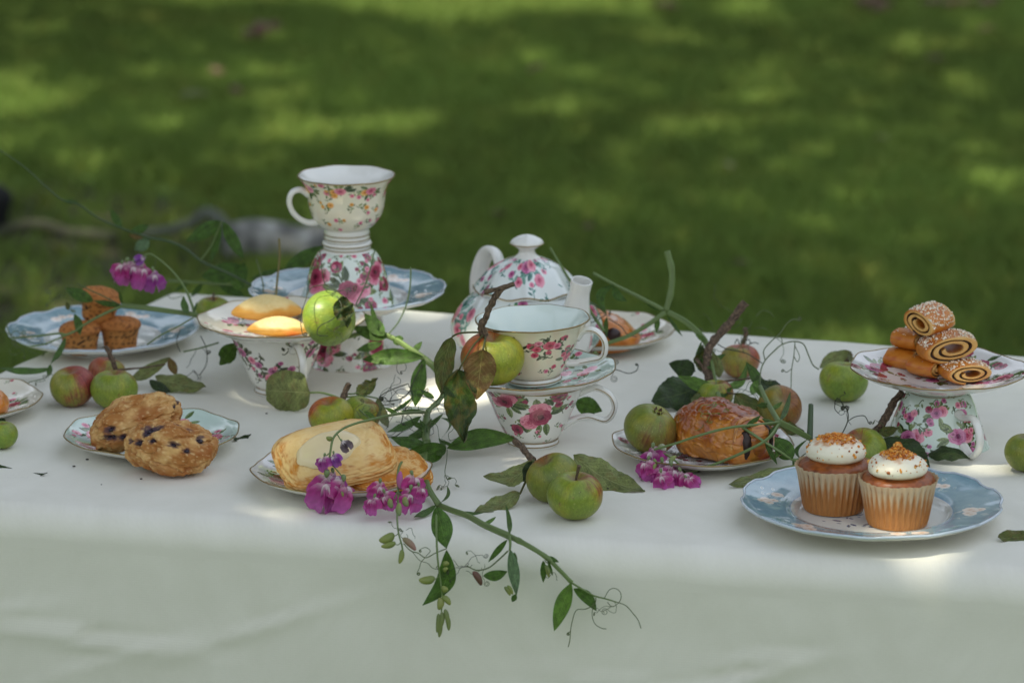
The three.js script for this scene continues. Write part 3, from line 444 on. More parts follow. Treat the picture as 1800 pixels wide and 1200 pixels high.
// pos: where the foot's middle stands (or, upside down, the rim's middle); turn: the way the handle points, 0 = to the right, 90 = away
function teacup(label, pos, { R, H, kind, print, flip = false, turn = 0, spin = 0, inner = china, group = 'rose patterned teacups', handle = 'loop', tilt = 0 }) {
  const t = thing('teacup', label, 'teacup', pos, group), K = CUP[kind], line = smoothLine(K.outer.map(([r, y]) => [r * R, y * H]), 64), iN = line.findIndex((p) => p[1] > H * K.split && p[0] > 0.3 * R);
  const rimWave = (a, q) => 1 + K.lobes * Math.cos(a * K.nl) * sstep(0.25, 1, q), yw = (a, q) => 0.012 * H * Math.cos(a * K.nl) * Math.pow(q, 6) * (K.lobes / 0.02);
  const mod = (a, r, y) => { const q = y / H; return [r * rimWave(a, q), y + yw(a, q)]; };
  const box = new THREE.Group(); if (flip) { box.position.y = H; }
  const put = (o) => { if (flip) { o.rotation.x = Math.PI; o.position.y = H; } o.rotation.y = (flip ? -1 : 1) * turn * Math.PI / 180; return o; };
  const outer = revolve(line.slice(iN), 96, mod); { const uv = outer.attributes.uv; for (let i = 0; i < uv.count; i++) uv.setXY(i, uv.getX(i) + spin, uv.getY(i)); }
  put(mesh('body', outer, glaze(prints[print]), t));
  const th = 0.0021, ins = smoothLine([...K.outer.slice(5).map(([r, y]) => [Math.max(0, r * R - th), y * H + (r < 0.55 ? 0.003 : 0.0004)]).filter((p) => p[1] > H * (K.split - 0.02)), ], 40), i0 = ins[0];
  const lip = []; for (let k = 0; k <= 6; k++) { const b = k / 6 * Math.PI; lip.push([R - th / 2 + Math.cos(b) * th / 2, H + Math.sin(b) * th / 2]); }
  put(mesh('interior', revolve([...lip, ...ins.slice().reverse().slice(1), [i0[0] * 0.7, i0[1] - 0.0015], [0, i0[1] - 0.002]], 96, mod), inner, t));
  put(mesh('foot', revolve(line.slice(0, iN + 1), 72), china, t));
  const ring = (r, y, w, q) => { const c = []; for (let k = 0; k < 96; k++) { const a = k / 96 * 6.2832; const [rr, yy] = q ? mod(a, r, y) : [r, y]; c.push(V(Math.cos(a) * rr, yy, Math.sin(a) * rr)); } const cv = new THREE.CatmullRomCurve3(c, true); return new THREE.TubeGeometry(cv, 192, w, 6, true); };
  put(mesh('gilt_rim', ring(R - 0.0003, H + 0.0006, 0.00075, true), gilt, t));
  const rAt = (y) => line.find((p) => p[1] >= y)?.[0] ?? R;
  put(mesh('gilt_band', ring(rAt(0.04 * H) + 0.0001, 0.045 * H, 0.00055), gilt, t)); put(mesh('gilt_band', ring(rAt(0.105 * H) + 0.0002, 0.11 * H, 0.00045), gilt, t));
  const y1 = 0.86 * H, y2 = 0.30 * H, r1 = rAt(y1), r2 = rAt(y2);
  const ya = 0.76 * H, ra = rAt(ya);
  const hp = handle === 'low' ? [V(ra - 0.002, ya - 0.001, 0), V(ra + 0.006, ya + 0.004, 0), V(ra + 0.0135, ya + 0.002, 0), V(ra + 0.0165, ya - 0.006, 0), V(ra + 0.0135, ya - 0.016, 0), V(ra + 0.006, y2 + 0.004, 0), V(r2 + 0.006, y2 + 0.0005, 0), V(r2 - 0.001, y2 + 0.001, 0)] : handle === 'loop' ? [V(ra - 0.003, ya - 0.002, 0), V(ra + 0.004, ya + 0.005, 0), V(ra + 0.014, ya + 0.005, 0), V(ra + 0.0215, ya - 0.004, 0), V(ra + 0.0195, ya - 0.017, 0), V(ra + 0.009, y2 + 0.004, 0), V(r2 + 0.006, y2 + 0.001, 0), V(r2 - 0.001, y2 + 0.001, 0)]
    : handle === 'ear' ? [V(r1 - 0.002, y1, 0), V(r1 + 0.012, y1 + 0.005, 0), V(r1 + 0.025, y1 - 0.001, 0), V(r1 + 0.029, y1 - 0.012, 0), V(r1 + 0.022, y1 - 0.023, 0), V(r1 + 0.006, y2 + 0.010, 0), V(r2 + 0.002, y2 + 0.004, 0), V(r2 - 0.003, y2, 0)]
    : [V(r1 - 0.003, y1 - 0.002, 0), V(r1 + 0.010, y1 + 0.004, 0), V(r1 + 0.020, y1 - 0.004, 0), V(r1 + 0.021, y1 - 0.016, 0), V(r1 + 0.012, y1 - 0.028, 0), V(r2 + 0.006, y2 + 0.004, 0), V(r2 - 0.001, y2 + 0.002, 0)];
  const hg = sweep(hp, (q) => 0.0036 * (1 + 0.35 * Math.pow(Math.abs(2 * q - 1), 3)), { n: 48, sides: 14, flat: 0.72, up: V(0.3, 1, 0) }); put(mesh('handle', hg, china, t));
  put(mesh('gilt_line', mergeGeometries([1].map((s) => sweep(hp.map((p) => p.clone().add(V(0, 0, s * 0.0036))), 0.00045, { n: 40, sides: 5 }))), gilt, t));
  if (tilt) t.rotation.z = tilt;
  return t;
}
function plateGeo(profile, seg, edge, planar) { return revolve(profile, seg, edge, planar); }
// c: the middle of the foot
function saucer(label, c, { R = 0.0735, print, H = 0.0165, n = 8, wave = 0.016, turn = 0, group = 'scalloped rose saucers', tiltX = 0, tiltZ = 0, well = 0.34 }) {
  const t = thing('saucer', label, 'saucer', c, group);
  const edge = (a, r, y) => { const q = Math.pow(r / R, 7), s = Math.cos(a * n), w = s * 0.8 + 0.25 * Math.cos(2 * a * n); return [r * (1 + wave * w * q), y + 0.0009 * w * q]; };
  const top = smoothLine([[0, 0.0042], [R * well * 0.9, 0.0042], [R * (well + 0.06), 0.0054], [R * 0.62, 0.0078], [R * 0.82, 0.0118], [R * 0.94, 0.0154], [R, H]], 34).reverse();
  const under = smoothLine([[0, 0.0022], [R * 0.40, 0.0022], [R * 0.425, 0], [R * 0.46, 0], [R * 0.48, 0.0026], [R * 0.64, 0.0050], [R * 0.83, 0.0090], [R * 0.95, 0.0132], [R * 1.002, H - 0.0006]], 40);
  const put = (o) => { o.rotation.y = turn; return o; };
  put(mesh('dish', plateGeo(top, 128, edge, R * 1.02), glaze(prints[print]), t));
  put(mesh('underside', plateGeo(under, 128, edge), china, t));
  const c3 = []; for (let k = 0; k < 128; k++) { const a = k / 128 * 6.2832, [r, y] = edge(a, R, H - 0.0002); c3.push(V(Math.cos(a) * r, y, Math.sin(a) * r)); }
  put(mesh('gilt_rim', new THREE.TubeGeometry(new THREE.CatmullRomCurve3(c3, true), 256, 0.00062, 6, true), gilt, t));
  t.rotation.x = tiltX; t.rotation.z = tiltZ; return t;
}
const blueGlaze = glaze(bluePrint);
function bluePlate(label, c, { R = 0.1025, turn = 0, tiltX = 0, tiltZ = 0 } = {}) {
  const t = thing('blue_plate', label, 'plate', c, 'blue scalloped plates');
  const H = 0.0175, edge = (a, r, y) => { const q = Math.pow(r / R, 9), w = Math.cos(a * 12) - 0.35 * Math.cos(a * 24) + 0.12 * Math.cos(a * 48); return [r * (1 + 0.0105 * w * q), y + 0.0007 * w * q]; };
  const top = smoothLine([[0, 0.0036], [R * 0.50, 0.0038], [R * 0.575, 0.0048], [R * 0.62, 0.0092], [R * 0.66, 0.0108], [R * 0.82, 0.0132], [R * 0.94, 0.0156], [R, H]], 44).reverse();
  const under = smoothLine([[0, 0.0018], [R * 0.50, 0.0018], [R * 0.52, 0], [R * 0.56, 0], [R * 0.585, 0.0024], [R * 0.65, 0.0076], [R * 0.82, 0.0104], [R * 0.95, 0.0130], [R * 1.003, H - 0.0009]], 44);
  const o = [mesh('dish', revolve(top, 180, edge, R * 1.03), blueGlaze, t), mesh('underside', revolve(under, 180, edge), china, t)];
  const c3 = []; for (let k = 0; k < 180; k++) { const a = k / 180 * 6.2832, [r, y] = edge(a, R, H - 0.0003); c3.push(V(Math.cos(a) * r, y, Math.sin(a) * r)); }
  o.push(mesh('rim', new THREE.TubeGeometry(new THREE.CatmullRomCurve3(c3, true), 360, 0.00115, 8, true), plain(196, 208, 218, 0.15, { clearcoat: 0.6 }), t));
  o.forEach((m) => { m.rotation.y = turn; }); t.rotation.x = tiltX; t.rotation.z = tiltZ; return t;
}
const up = (p, h) => p.clone().add(V(0, h, 0));
// the tower of cups at the back
const towerAt = P(617, 636); { const c = P(612, 634); towerAt.copy(c); }
teacup('upside down rose cup at the foot of the tower, below the blue plate', towerAt.clone(), { R: 0.043, H: 0.053, kind: 'bell', print: 'lower', flip: true, turn: 62, spin: 0.52, group: 'cups of the tower' });
bluePlate('blue scalloped plate held up in the cup tower between two upside down cups', up(towerAt, 0.0520), { turn: 0.2, R: 0.0895 });
teacup('upside down mint cup with burgundy and pink roses standing on the raised blue plate', up(towerAt, 0.0558), { R: 0.0465, H: 0.058, kind: 'bell', print: 'mint', flip: true, turn: 80, spin: 0.22, group: 'cups of the tower' });
teacup('cream cup with orange and pink roses at the very top of the cup tower', up(towerAt, 0.1140), { R: 0.0443, H: 0.0600, kind: 'tulip', print: 'tulip', turn: 196, spin: 0.15, handle: 'low', group: 'cups of the tower' });
bluePlate('blue scalloped plate with three small brown muffins at the back left', P(180, 607), { turn: 0.5, R: 0.0885 });
// cream cakes on a saucer on a cup
const cakeCup = P(490, 689);
teacup('white rose cup under the saucer of pale yellow cakes', cakeCup.clone(), { R: 0.0455, H: 0.057, kind: 'wide', print: 'thorn', turn: -66, spin: 0.02, handle: 'small' });
const cakeSaucer = saucer('rose saucer with pale yellow cakes and one green apple, resting on a teacup', up(cakeCup, 0.0525).add(V(0.004, 0, 0)), { print: 'saucerPink', turn: 0.7, R: 0.0745, tiltZ: 0.01 });
// the middle: cup, saucer, cup
const midAt = P(937, 780);
teacup('white cup with dark red roses below the middle saucer, handle at right', midAt.clone(), { R: 0.0455, H: 0.054, kind: 'wide', print: 'lower', turn: -8, spin: 0.0, handle: 'ear' });
saucer('mint rose saucer between the two middle teacups', up(midAt, 0.0490).add(V(0.005, 0, 0)), { print: 'saucerMint', R: 0.066, turn: 0.3, tiltZ: 0.05 });
teacup('cream cup with scattered red roses on the middle saucer in front of the teapot', up(midAt, 0.0540).add(V(0.001, 0, -0.006)), { R: 0.0485, H: 0.0535, kind: 'wide', print: 'cream', turn: -16, spin: 0.0, inner: chinaMint, tilt: 0.03 });
// the right: saucer of rolled pastries on an upside down cup
const rollCup = P(1646, 782);
teacup('upside down aqua rose cup under the saucer of rolled pastries', rollCup.clone(), { R: 0.0455, H: 0.0535, kind: 'bowl', print: 'aqua', flip: true, turn: -62, spin: 0.1, handle: 'small' });
saucer('rose saucer of rolled pastries standing high on an upside down cup', up(rollCup, 0.0520), { print: 'saucerPlum', R: 0.0745, turn: 0.2, tiltZ: -0.012 });
saucer('mint rose saucer with two blueberry scones at the left front', P(267, 790), { print: 'saucerMint', R: 0.0735, turn: 1.1 });
saucer('rose saucer with glazed puff pastries at the front middle', P(600, 856), { print: 'saucerPlum', R: 0.0725, turn: 0.9, wave: 0.022 });
saucer('rose saucer with the chocolate croissant and an apple', P(1235, 808), { print: 'saucerPlum', R: 0.0755, turn: 2.1 });
saucer('rose saucer with a glazed fruit pastry at the back right of the teapot', P(1052, 606), { print: 'saucerPink', R: 0.071, turn: 0.1 });
saucer('rose saucer cut off by the left edge of the photo', P(-72, 730), { print: 'saucerPink', R: 0.0715, turn: 0.1 });
bluePlate('blue scalloped plate with two frosted cupcakes at the right front', P(1532, 914), { turn: 0.12 });
{ // teapot
  const t = thing('teapot', 'white teapot with pink flowers and turquoise leaves behind the middle cups', 'teapot', P(926, 652)), R = 0.0705;
  const lobe = (a, r, y) => { const q = sstep(0.01, 0.04, y) * (1 - sstep(0.07, 0.085, y)); return [r * (1 + 0.030 * Math.cos(a * 8) * q), y]; };
  const body = smoothLine([[0.036, 0.004], [0.040, 0], [0.0415, 0.003], [0.040, 0.007], [0.052, 0.014], [0.066, 0.028], [R, 0.042], [0.067, 0.056], [0.058, 0.069], [0.050, 0.077], [0.0465, 0.081], [0.0455, 0.0815]], 60);
  mesh('body', revolve(body, 96, lobe), glaze(prints.pot), t);
  mesh('foot', revolve([[0, 0.003], [0.034, 0.003], [0.036, 0.004]], 48), china, t);
  const lid = smoothLine([[0.049, 0.079], [0.0495, 0.0815], [0.047, 0.085], [0.041, 0.093], [0.033, 0.1015], [0.022, 0.108], [0.012, 0.1115]], 40), lidMat = glaze(prints.pot), wav = (a, r, y) => [r * (1 + 0.026 * Math.cos(a * 8) * sstep(0.01, 0.03, r)), y + 0.0018 * Math.cos(a * 8) * sstep(0.03, 0.049, r)];
  const lo = mesh('lid', revolve(lid, 96, wav), lidMat, t); { const uv = lo.geometry.attributes.uv; for (let i = 0; i < uv.count; i++) uv.setXY(i, uv.getX(i) + 0.12, 0.05 + uv.getY(i) * 0.55); }
  const kn = mesh('knob', revolve(smoothLine([[0.0135, 0.1105], [0.0085, 0.1145], [0.0075, 0.118], [0.0115, 0.1215], [0.0155, 0.1245], [0.0145, 0.1275], [0.008, 0.1315], [0, 0.1335]], 40), 48, (a, r, y) => [r * (1 + 0.02 * Math.cos(a * 8)), y]), china, lo);
  const ring = (r, y, w, f) => { const c = []; for (let k = 0; k < 96; k++) { const a = k / 96 * 6.2832, [rr, yy] = f ? f(a, r, y) : [r, y]; c.push(V(Math.cos(a) * rr, yy, Math.sin(a) * rr)); } return new THREE.TubeGeometry(new THREE.CatmullRomCurve3(c, true), 192, w, 6, true); };
  mesh('gilt_rim', ring(0.0496, 0.0815, 0.0007, wav), gilt, lo); mesh('gilt_rim', ring(0.0157, 0.1245, 0.0005, (a, r, y) => [r * (1 + 0.02 * Math.cos(a * 8)), y]), gilt, lo);
  mesh('gilt_band', ring(0.0415, 0.003, 0.0006), gilt, t);
  // spout: towards the right and the camera
  const sd = V(0.62, 0, 0.78).normalize(), sp = (r, y) => V(sd.x * r, y, sd.z * r), path = [sp(0.048, 0.030), sp(0.064, 0.042), sp(0.071, 0.058), sp(0.0750, 0.080), sp(0.0815, 0.103)], rad = (q) => mix(0.0250, 0.0078, Math.pow(q, 0.80)) + 0.0022 * sstep(0.86, 1, q);
  const so = mesh('spout', mergeGeometries([sweep(path, rad, { n: 30, sides: 24, tip: false }), sweep(path.slice().reverse(), (q) => rad(1 - q) - 0.0016, { n: 30, sides: 24, tip: false })]), china, t);
  { const e = path[4], d = e.clone().sub(path[3]).normalize(), g = new THREE.TorusGeometry(rad(1) - 0.0007, 0.0009, 8, 32); g.lookAt(d); g.translate(e.x, e.y, e.z); mesh('lip', g, china, so); }
  // handle: to the left and away
  t.scale.setScalar(0.96);
  const hd = V(-0.60, 0, -0.80).normalize(), h = (r, y) => V(hd.x * r, y, hd.z * r);
  mesh('handle', sweep([h(0.044, 0.070), h(0.043, 0.086), h(0.044, 0.098), h(0.050, 0.1065), h(0.061, 0.1055), h(0.072, 0.092), h(0.078, 0.072), h(0.075, 0.052), h(0.062, 0.036)].slice(0), (q) => 0.0082, { n: 60, sides: 16, flat: 0.55, up: V(0.4, 0, 0.2) }), china, t);
}
const bk = (r, g, b) => { const c = css3(r, g, b), L = 0.3 * c[0] + 0.6 * c[1] + 0.1 * c[2], k = 0.80 + 0.2 * Math.min(1, L / 0.7); return c.map((e) => Math.max(0, (L + (e - L) * 1.08) * k)); };   // baked goods keep a deeper tone
// ---------------------------------------------------------------- fruit
function appleGeo(R, seed, squash = 0.87) {
  const r0 = rng(seed), ph = r0() * 6, lean = (r0() - 0.5) * 0.12;
  return grid(72, 56, (u, v) => {
    const a = -u * 6.2832, th = (1 - v) * Math.PI, s = Math.sin(th), c = Math.cos(th);
    let rr = s * (1 + 0.05 * c) * (1 + 0.022 * Math.cos(a * 5 + ph) * (0.5 - 0.5 * c) + 0.02 * Math.cos(a * 2 + ph * 2) + 0.012 * n3(Math.cos(a) * 1.5 + seed, c * 2, Math.sin(a) * 1.5)), y = squash * c;
    y -= 0.27 * Math.exp(-Math.pow(th / 0.36, 2)); y += (0.15 + 0.03 * Math.cos(a * 5 + ph) * Math.min(1, s * 4)) * Math.exp(-Math.pow((Math.PI - th) / 0.30, 2));
    y += lean * s * Math.cos(a + ph);
    return [rr * Math.cos(a) * R, y * R, rr * Math.sin(a) * R, u, v];
  }, true);
}
// px, py: the middle as seen; r: half its width in pixels; gy: pixel row of the spot on the cloth below its middle, or over: the height it rests on
function apple(label, px, py, r, { gy, base = 0, skin = 0, axis = V(0, 1, 0), spin = 0, seed = 1, stalk = 0.5, eye = true, group = 'green apples among the tea things' }) {
  let R = 0.022; for (let k = 0; k < 3; k++) R = r * P(px, py, base + 0.87 * R).distanceTo(camera.position) / F;
  const t = thing('apple', label, 'apple', P(px, py, base + R * 0.84), group);
  const q = new THREE.Quaternion().setFromUnitVectors(V(0, 1, 0), axis.clone().normalize()).multiply(new THREE.Quaternion().setFromAxisAngle(V(0, 1, 0), spin));
  const put = (m) => { m.quaternion.copy(q); return m; };
  put(mesh('fruit', appleGeo(R, seed), skinMats[skin], t));
  if (stalk) put(mesh('stalk', sweep([V(0, 0.56 * R, 0), V(0.02 * R, 0.8 * R, 0.03 * R), V(0.08 * R, (0.75 + stalk) * R, 0.06 * R)], (k) => R * 0.045 * (1 + 0.6 * k * k), { n: 8, sides: 7 }), barkMat, t));
  if (eye) put(mesh('eye', mergeGeometries([0, 1, 2, 3, 4].map((k) => { const g = sheet({ len: R * 0.26, w: R * 0.15, nu: 5, nv: 2, curl: 1.2, fold: 0.3 }); g.applyMatrix4(new THREE.Matrix4().makeRotationX(2.6)); g.applyMatrix4(new THREE.Matrix4().makeTranslation(0, -0.66 * R, 0.05 * R)); g.applyMatrix4(new THREE.Matrix4().makeRotationY(k * 1.2566)); return g; })), LM.fallen, t));
  t.userData.R = undefined; delete t.userData.R; t.R = R; return t;
}
apple('red flushed apple standing left of the scones, reddest of its trio', 127, 679, 41, { skin: 1, seed: 2, spin: 0.6, axis: V(-0.15, 0.9, 0.1), stalk: 0 });
apple('red streaked apple half hidden by the blue plate and its two neighbours', 188, 655, 33, { skin: 5, seed: 3, spin: 2.4, axis: V(0.2, 1, -0.1) });
const twigApple = apple('green apple with a short brown twig, behind the blueberry scones', 200, 684, 41, { skin: 0, seed: 4, spin: 1.2, stalk: 0 });
apple('green apple cut off by the left edge of the photo', 2, 764, 29, { skin: 4, seed: 5, stalk: 0 });
apple('green apple behind the cake saucer on the far left corner of the cloth', 375, 549, 33, { skin: 0, seed: 6, spin: 2, stalk: 0.3 });
const cakeApple = apple('bright green apple lying on its side on the saucer of pale cakes', 579, 559, 50, { base: 0.0610, skin: 4, seed: 7, axis: V(-0.80, -0.42, -0.35), spin: 1, stalk: 0.1 });
apple('green and orange apple half hidden behind the glazed pastry', 582, 732, 40, { skin: 2, seed: 8, spin: 2.3, axis: V(-0.1, 1, 0.2), stalk: 0 });
apple('small green apple right of the twig behind the glazed pastry', 634, 728, 36, { skin: 0, seed: 9, spin: 0.3, axis: V(0.3, 1, 0), stalk: 0 });
const midApple = apple('large green apple with orange shoulders and a forked twig on the middle saucer', 866, 630, 56, { base: 0.0620, skin: 2, seed: 10, spin: 2.6, axis: V(0.05, 1, 0.18), stalk: 0 });
const pairApple = apple('rear apple of the front pair, tied to a brown twig', 972, 840, 49, { skin: 3, seed: 11, spin: 1.8, axis: V(-0.45, 0.9, 0.1), stalk: 0 });
apple('foremost green apple of the whole table, upright with its stalk showing', 1011, 871, 50, { skin: 0, seed: 12, spin: 0.3, axis: V(0.04, 1, 0.12), stalk: 0.42 });
apple('green and russet apple on the croissant saucer with its eye turned up', 1144, 753, 48, { base: 0.008, skin: 3, seed: 13, axis: V(-0.32, -0.85, -0.25), spin: 2.4, stalk: 0 });
const farApple = apple('red flushed apple with a dried stalk behind the croissant', 1301, 634, 35, { skin: 5, seed: 14, spin: 1.0, stalk: 0 });
apple('brownish apple under a big green leaf right of the croissant', 1371, 716, 40, { skin: 6, seed: 15, spin: 0.4, axis: V(0.2, 0.6, 0.5), stalk: 0 });
apple('green apple mostly hidden behind the top of the croissant', 1258, 694, 32, { skin: 0, seed: 16, stalk: 0 });
const leafApple = apple('plain green apple wearing a curled leaf, left of the raised saucer', 1483, 670, 43, { skin: 4, seed: 17, spin: 2.9, axis: V(0.05, 1, -0.05), stalk: 0 });
const backApple = apple('green apple with russet patch behind the frosted cupcakes', 1518, 792, 42, { skin: 0, seed: 18, spin: 2.2, axis: V(-0.2, 0.8, 0.5), stalk: 0 });
apple('green apple cut off by the right edge of the photo', 1806, 795, 40, { skin: 3, seed: 19, spin: 0.8, stalk: 0.62 });

// ---------------------------------------------------------------- baking
const cakeMat = painted(0.75), crustMat = painted(0.5, { clearcoat: 0.15, clearcoatRoughness: 0.5 }), glossMat = painted(0.3, { clearcoat: 0.5, clearcoatRoughness: 0.25 });
const B = { pale: bk(232, 196, 128), gold: bk(212, 150, 72), brown: bk(168, 98, 42), deep: bk(116, 58, 26), cream: bk(240, 226, 190), choc: bk(42, 24, 18) };
function crumbs(n, size, place, seed, colours) {
  const R = rng(seed), out = [];
  for (let k = 0; k < n; k++) { const g = new THREE.IcosahedronGeometry(1, 0); g.deleteAttribute('uv'); const s = size * (0.35 + R() * R() * 1.3), p = place(R); g.applyMatrix4(new THREE.Matrix4().compose(V(...p), new THREE.Quaternion().setFromEuler(new THREE.Euler(R() * 6, R() * 6, R() * 6)), V(s * (0.7 + R() * 0.7), s * (0.5 + R() * 0.6), s))); const c = colours[Math.floor(R() * colours.length)], q = 0.75 + R() * 0.5; tint(g, () => [c[0] * q, c[1] * q, c[2] * q]); out.push(g); }
  return mergeGeometries(out);
}
function turned(t, { yaw = 0, roll = 0, pitch = 0 } = {}) { t.rotation.set(pitch, yaw, roll, 'YXZ'); return t; }
// small brown muffins on the back left plate
function muffin(label, pos, o) {
  const t = thing('muffin', label, 'muffin', pos, 'small brown muffins'), R = 0.0190, H = 0.0285;
  const col = (x, y, z) => { const q = fbm(x * 160, y * 160, z * 160 + o.seed, 4), d = sstep(0.22, 0.3, n3(x * 420 + o.seed, y * 420, z * 420)); return mix3(mix3(bk(186, 122, 64), bk(214, 152, 90), 0.5 + q), bk(58, 34, 18), d); };
  const body = revolve(smoothLine([[0, 0], [R * 0.70, 0], [R * 0.78, 0.0015], [R * 0.86, H * 0.4], [R * 0.97, H * 0.66], [R * 1.0, H * 0.70]], 30), 56, (a, r, y) => { const n = fbm(Math.cos(a) * 4 + o.seed, y * 200, Math.sin(a) * 4, 3); return [r * (1 + 0.03 * n), y]; });
  mesh('side', tint(body, col), cakeMat, t);
  const top = revolve(smoothLine([[R * 1.0, H * 0.69], [R * 1.045, H * 0.74], [R * 1.0, H * 0.84], [R * 0.8, H * 0.95], [R * 0.4, H * 1.01], [0, H * 1.03]], 30), 56, (a, r, y) => { const n = fbm(Math.cos(a) * 3 + o.seed, r * 120, Math.sin(a) * 3, 4); return [r * (1 + 0.03 * n), y + 0.0014 * n]; });
  mesh('crown', tint(top, (x, y, z) => mix3(col(x, y, z), bk(178, 104, 50), 0.45)), cakeMat, t);
  return turned(t, o);
}
muffin('left one of the two lower brown muffins on the back plate', P(141, 619, 0.004), { seed: 1, yaw: 1 });
muffin('right one of the two lower brown muffins, with a flat shiny rim', P(211, 611, 0.004), { seed: 4, yaw: 2 });
muffin('brown muffin tipped on top of two others on the back plate', P(171, 560, 0.030), { seed: 7, roll: -0.18, pitch: 0.12 });
// pale yellow boat shaped cakes
function boatCake(label, pos, L, W, H, o) {
  const t = thing('cake', label, 'cake', pos, 'pale yellow oval cakes');
  mesh('crumb', blob(96, 64, (x, y, z) => { const e = Math.pow(Math.abs(x), 2.2), w = W * (1 - 0.55 * e); const n = fbm(x * 2 + o.seed, y * 2, z * 2); return [x * L * (1 + 0.02 * n), Math.max(0, (y * 0.5 + 0.5)) * H * (1 - 0.35 * e) * (1 + 0.06 * n), z * w * (1 + 0.05 * n) * (y < 0 ? 1 + y * 0.28 : 1)]; },
    (d, p) => { const q = fbm(p[0] * 90 + o.seed, p[1] * 90, p[2] * 90), f = fbm(p[0] * 700, p[1] * 700, p[2] * 700, 2); const s = sstep(0.44, 0.62, p[1] / H + q * 0.22 - 0.12 * Math.abs(d[0])); return mix3(mix3(bk(224, 162, 78), bk(236, 188, 108), 0.5 + q), mix3(bk(240, 218, 164), bk(230, 200, 132), 0.4 + f), s); }), painted(0.55), t);
  return turned(t, o);
}
boatCake('rear pale yellow cake, larger of the two on the raised saucer', P(470, 563, 0.0625), 0.0325, 0.0165, 0.023, { seed: 2, yaw: -0.05, roll: 0.04 });
boatCake('front pale yellow cake, smaller and closer to the saucer rim', P(490, 591, 0.0612), 0.0285, 0.0145, 0.0175, { seed: 5, yaw: -0.06 });
// scones
function scone(label, pos, S, o) {
  const t = thing('scone', label, 'scone', pos, 'blueberry scones'), spots = [], R = rng(o.seed);
  for (let k = 0; k < (o.berries ?? 13); k++) { const a = R() * 6.28, y = -0.1 + R() * 0.95, s = Math.sqrt(1 - y * y); spots.push([Math.cos(a) * s, y, Math.sin(a) * s, 0.07 + R() * 0.07]); }
  if (o.big) spots.push(...o.big);
  const form = (x, y, z) => {
    const e = S[0] / S[1], f = S[2] / S[1], tri = 1 + 0.05 * Math.cos(3 * Math.atan2(z, x) + o.seed), n = fbm(x * e * 1.1 + o.seed, y * 1.1, z * f * 1.1, 3) + 0.60 * fbm(x * e * 4 + o.seed, y * 4, z * f * 4, 4), c = Math.abs(fbm(x * e * 0.9, y * 1.3 + o.seed, z * f * 1.3, 3));
    let k = tri * (1 + 0.15 * n - 0.09 * Math.exp(-c * c * 900)); for (const b of spots) { const d = Math.hypot(x - b[0], y - b[1], z - b[2]); k *= 1 - 0.05 * Math.exp(-d * d / (b[3] * b[3] * 1.6)); }
    const sx = Math.sign(x) * Math.pow(Math.abs(x), 0.92), sz = Math.sign(z) * Math.pow(Math.abs(z), 0.92);
    return [sx * S[0] * k, Math.max(-0.70, y) * S[1] * k, sz * S[2] * k];
  };
  mesh('dough', blob(150, 110, form, (d, p) => {
    const q = fbm(p[0] * 70 + o.seed, p[1] * 70, p[2] * 70, 4), f = fbm(p[0] * 420, p[1] * 420, p[2] * 420, 3), hi = sstep(-0.25, 0.35, q + f * 0.3);
    let c = mix3(bk(176, 118, 62), bk(218, 178, 120), hi); c = mix3(c, bk(160, 92, 40), sstep(0.12, 0.4, fbm(p[0] * 40, p[1] * 40 + o.seed, p[2] * 40)) * 0.8); c = mix3(c, bk(232, 206, 158), sstep(0.16, 0.34, f) * 0.5);
    for (const b of spots) { const e = Math.hypot(d[0] - b[0], d[1] - b[1], d[2] - b[2]) + f * 0.10; c = mix3(c, bk(66, 44, 62), (1 - sstep(b[3] * 0.7, b[3] * 1.5, e)) * 0.85); } return c; }), painted(0.66), t);
  spots.forEach((b, k) => { const p = form(b[0], b[1], b[2]), s = S[1] * b[3] * 0.95, g = blob(18, 12, (x, y, z) => { const n = 1 + 0.35 * n3(x * 1.8 + k, y * 1.8, z * 1.8); return [p[0] * 0.985 + x * s * n, p[1] * 0.985 + y * s * 0.6 * n, p[2] * 0.985 + z * s * n]; }, () => bk(38, 26, 44)); mesh('blueberry', g, painted(0.35), t); });
  return turned(t, o);
}
scone('rear blueberry scone tilted up against its neighbour', P(236, 742, 0.0300), [0.0400, 0.0215, 0.023], { seed: 12, yaw: 0.10, roll: 0.36, pitch: 0.1 });
scone('front blueberry scone with a large burst berry on top', P(300, 789, 0.0215), [0.0385, 0.0235, 0.023], { seed: 21, yaw: -0.05, roll: -0.05, big: [[-0.42, 0.78, 0.30, 0.17], [-0.25, 0.86, 0.36, 0.15], [-0.50, 0.66, 0.5, 0.13], [0.38, 0.78, 0.2, 0.12], [0.12, 0.9, 0.1, 0.1], [0.66, 0.6, 0.3, 0.1]] });
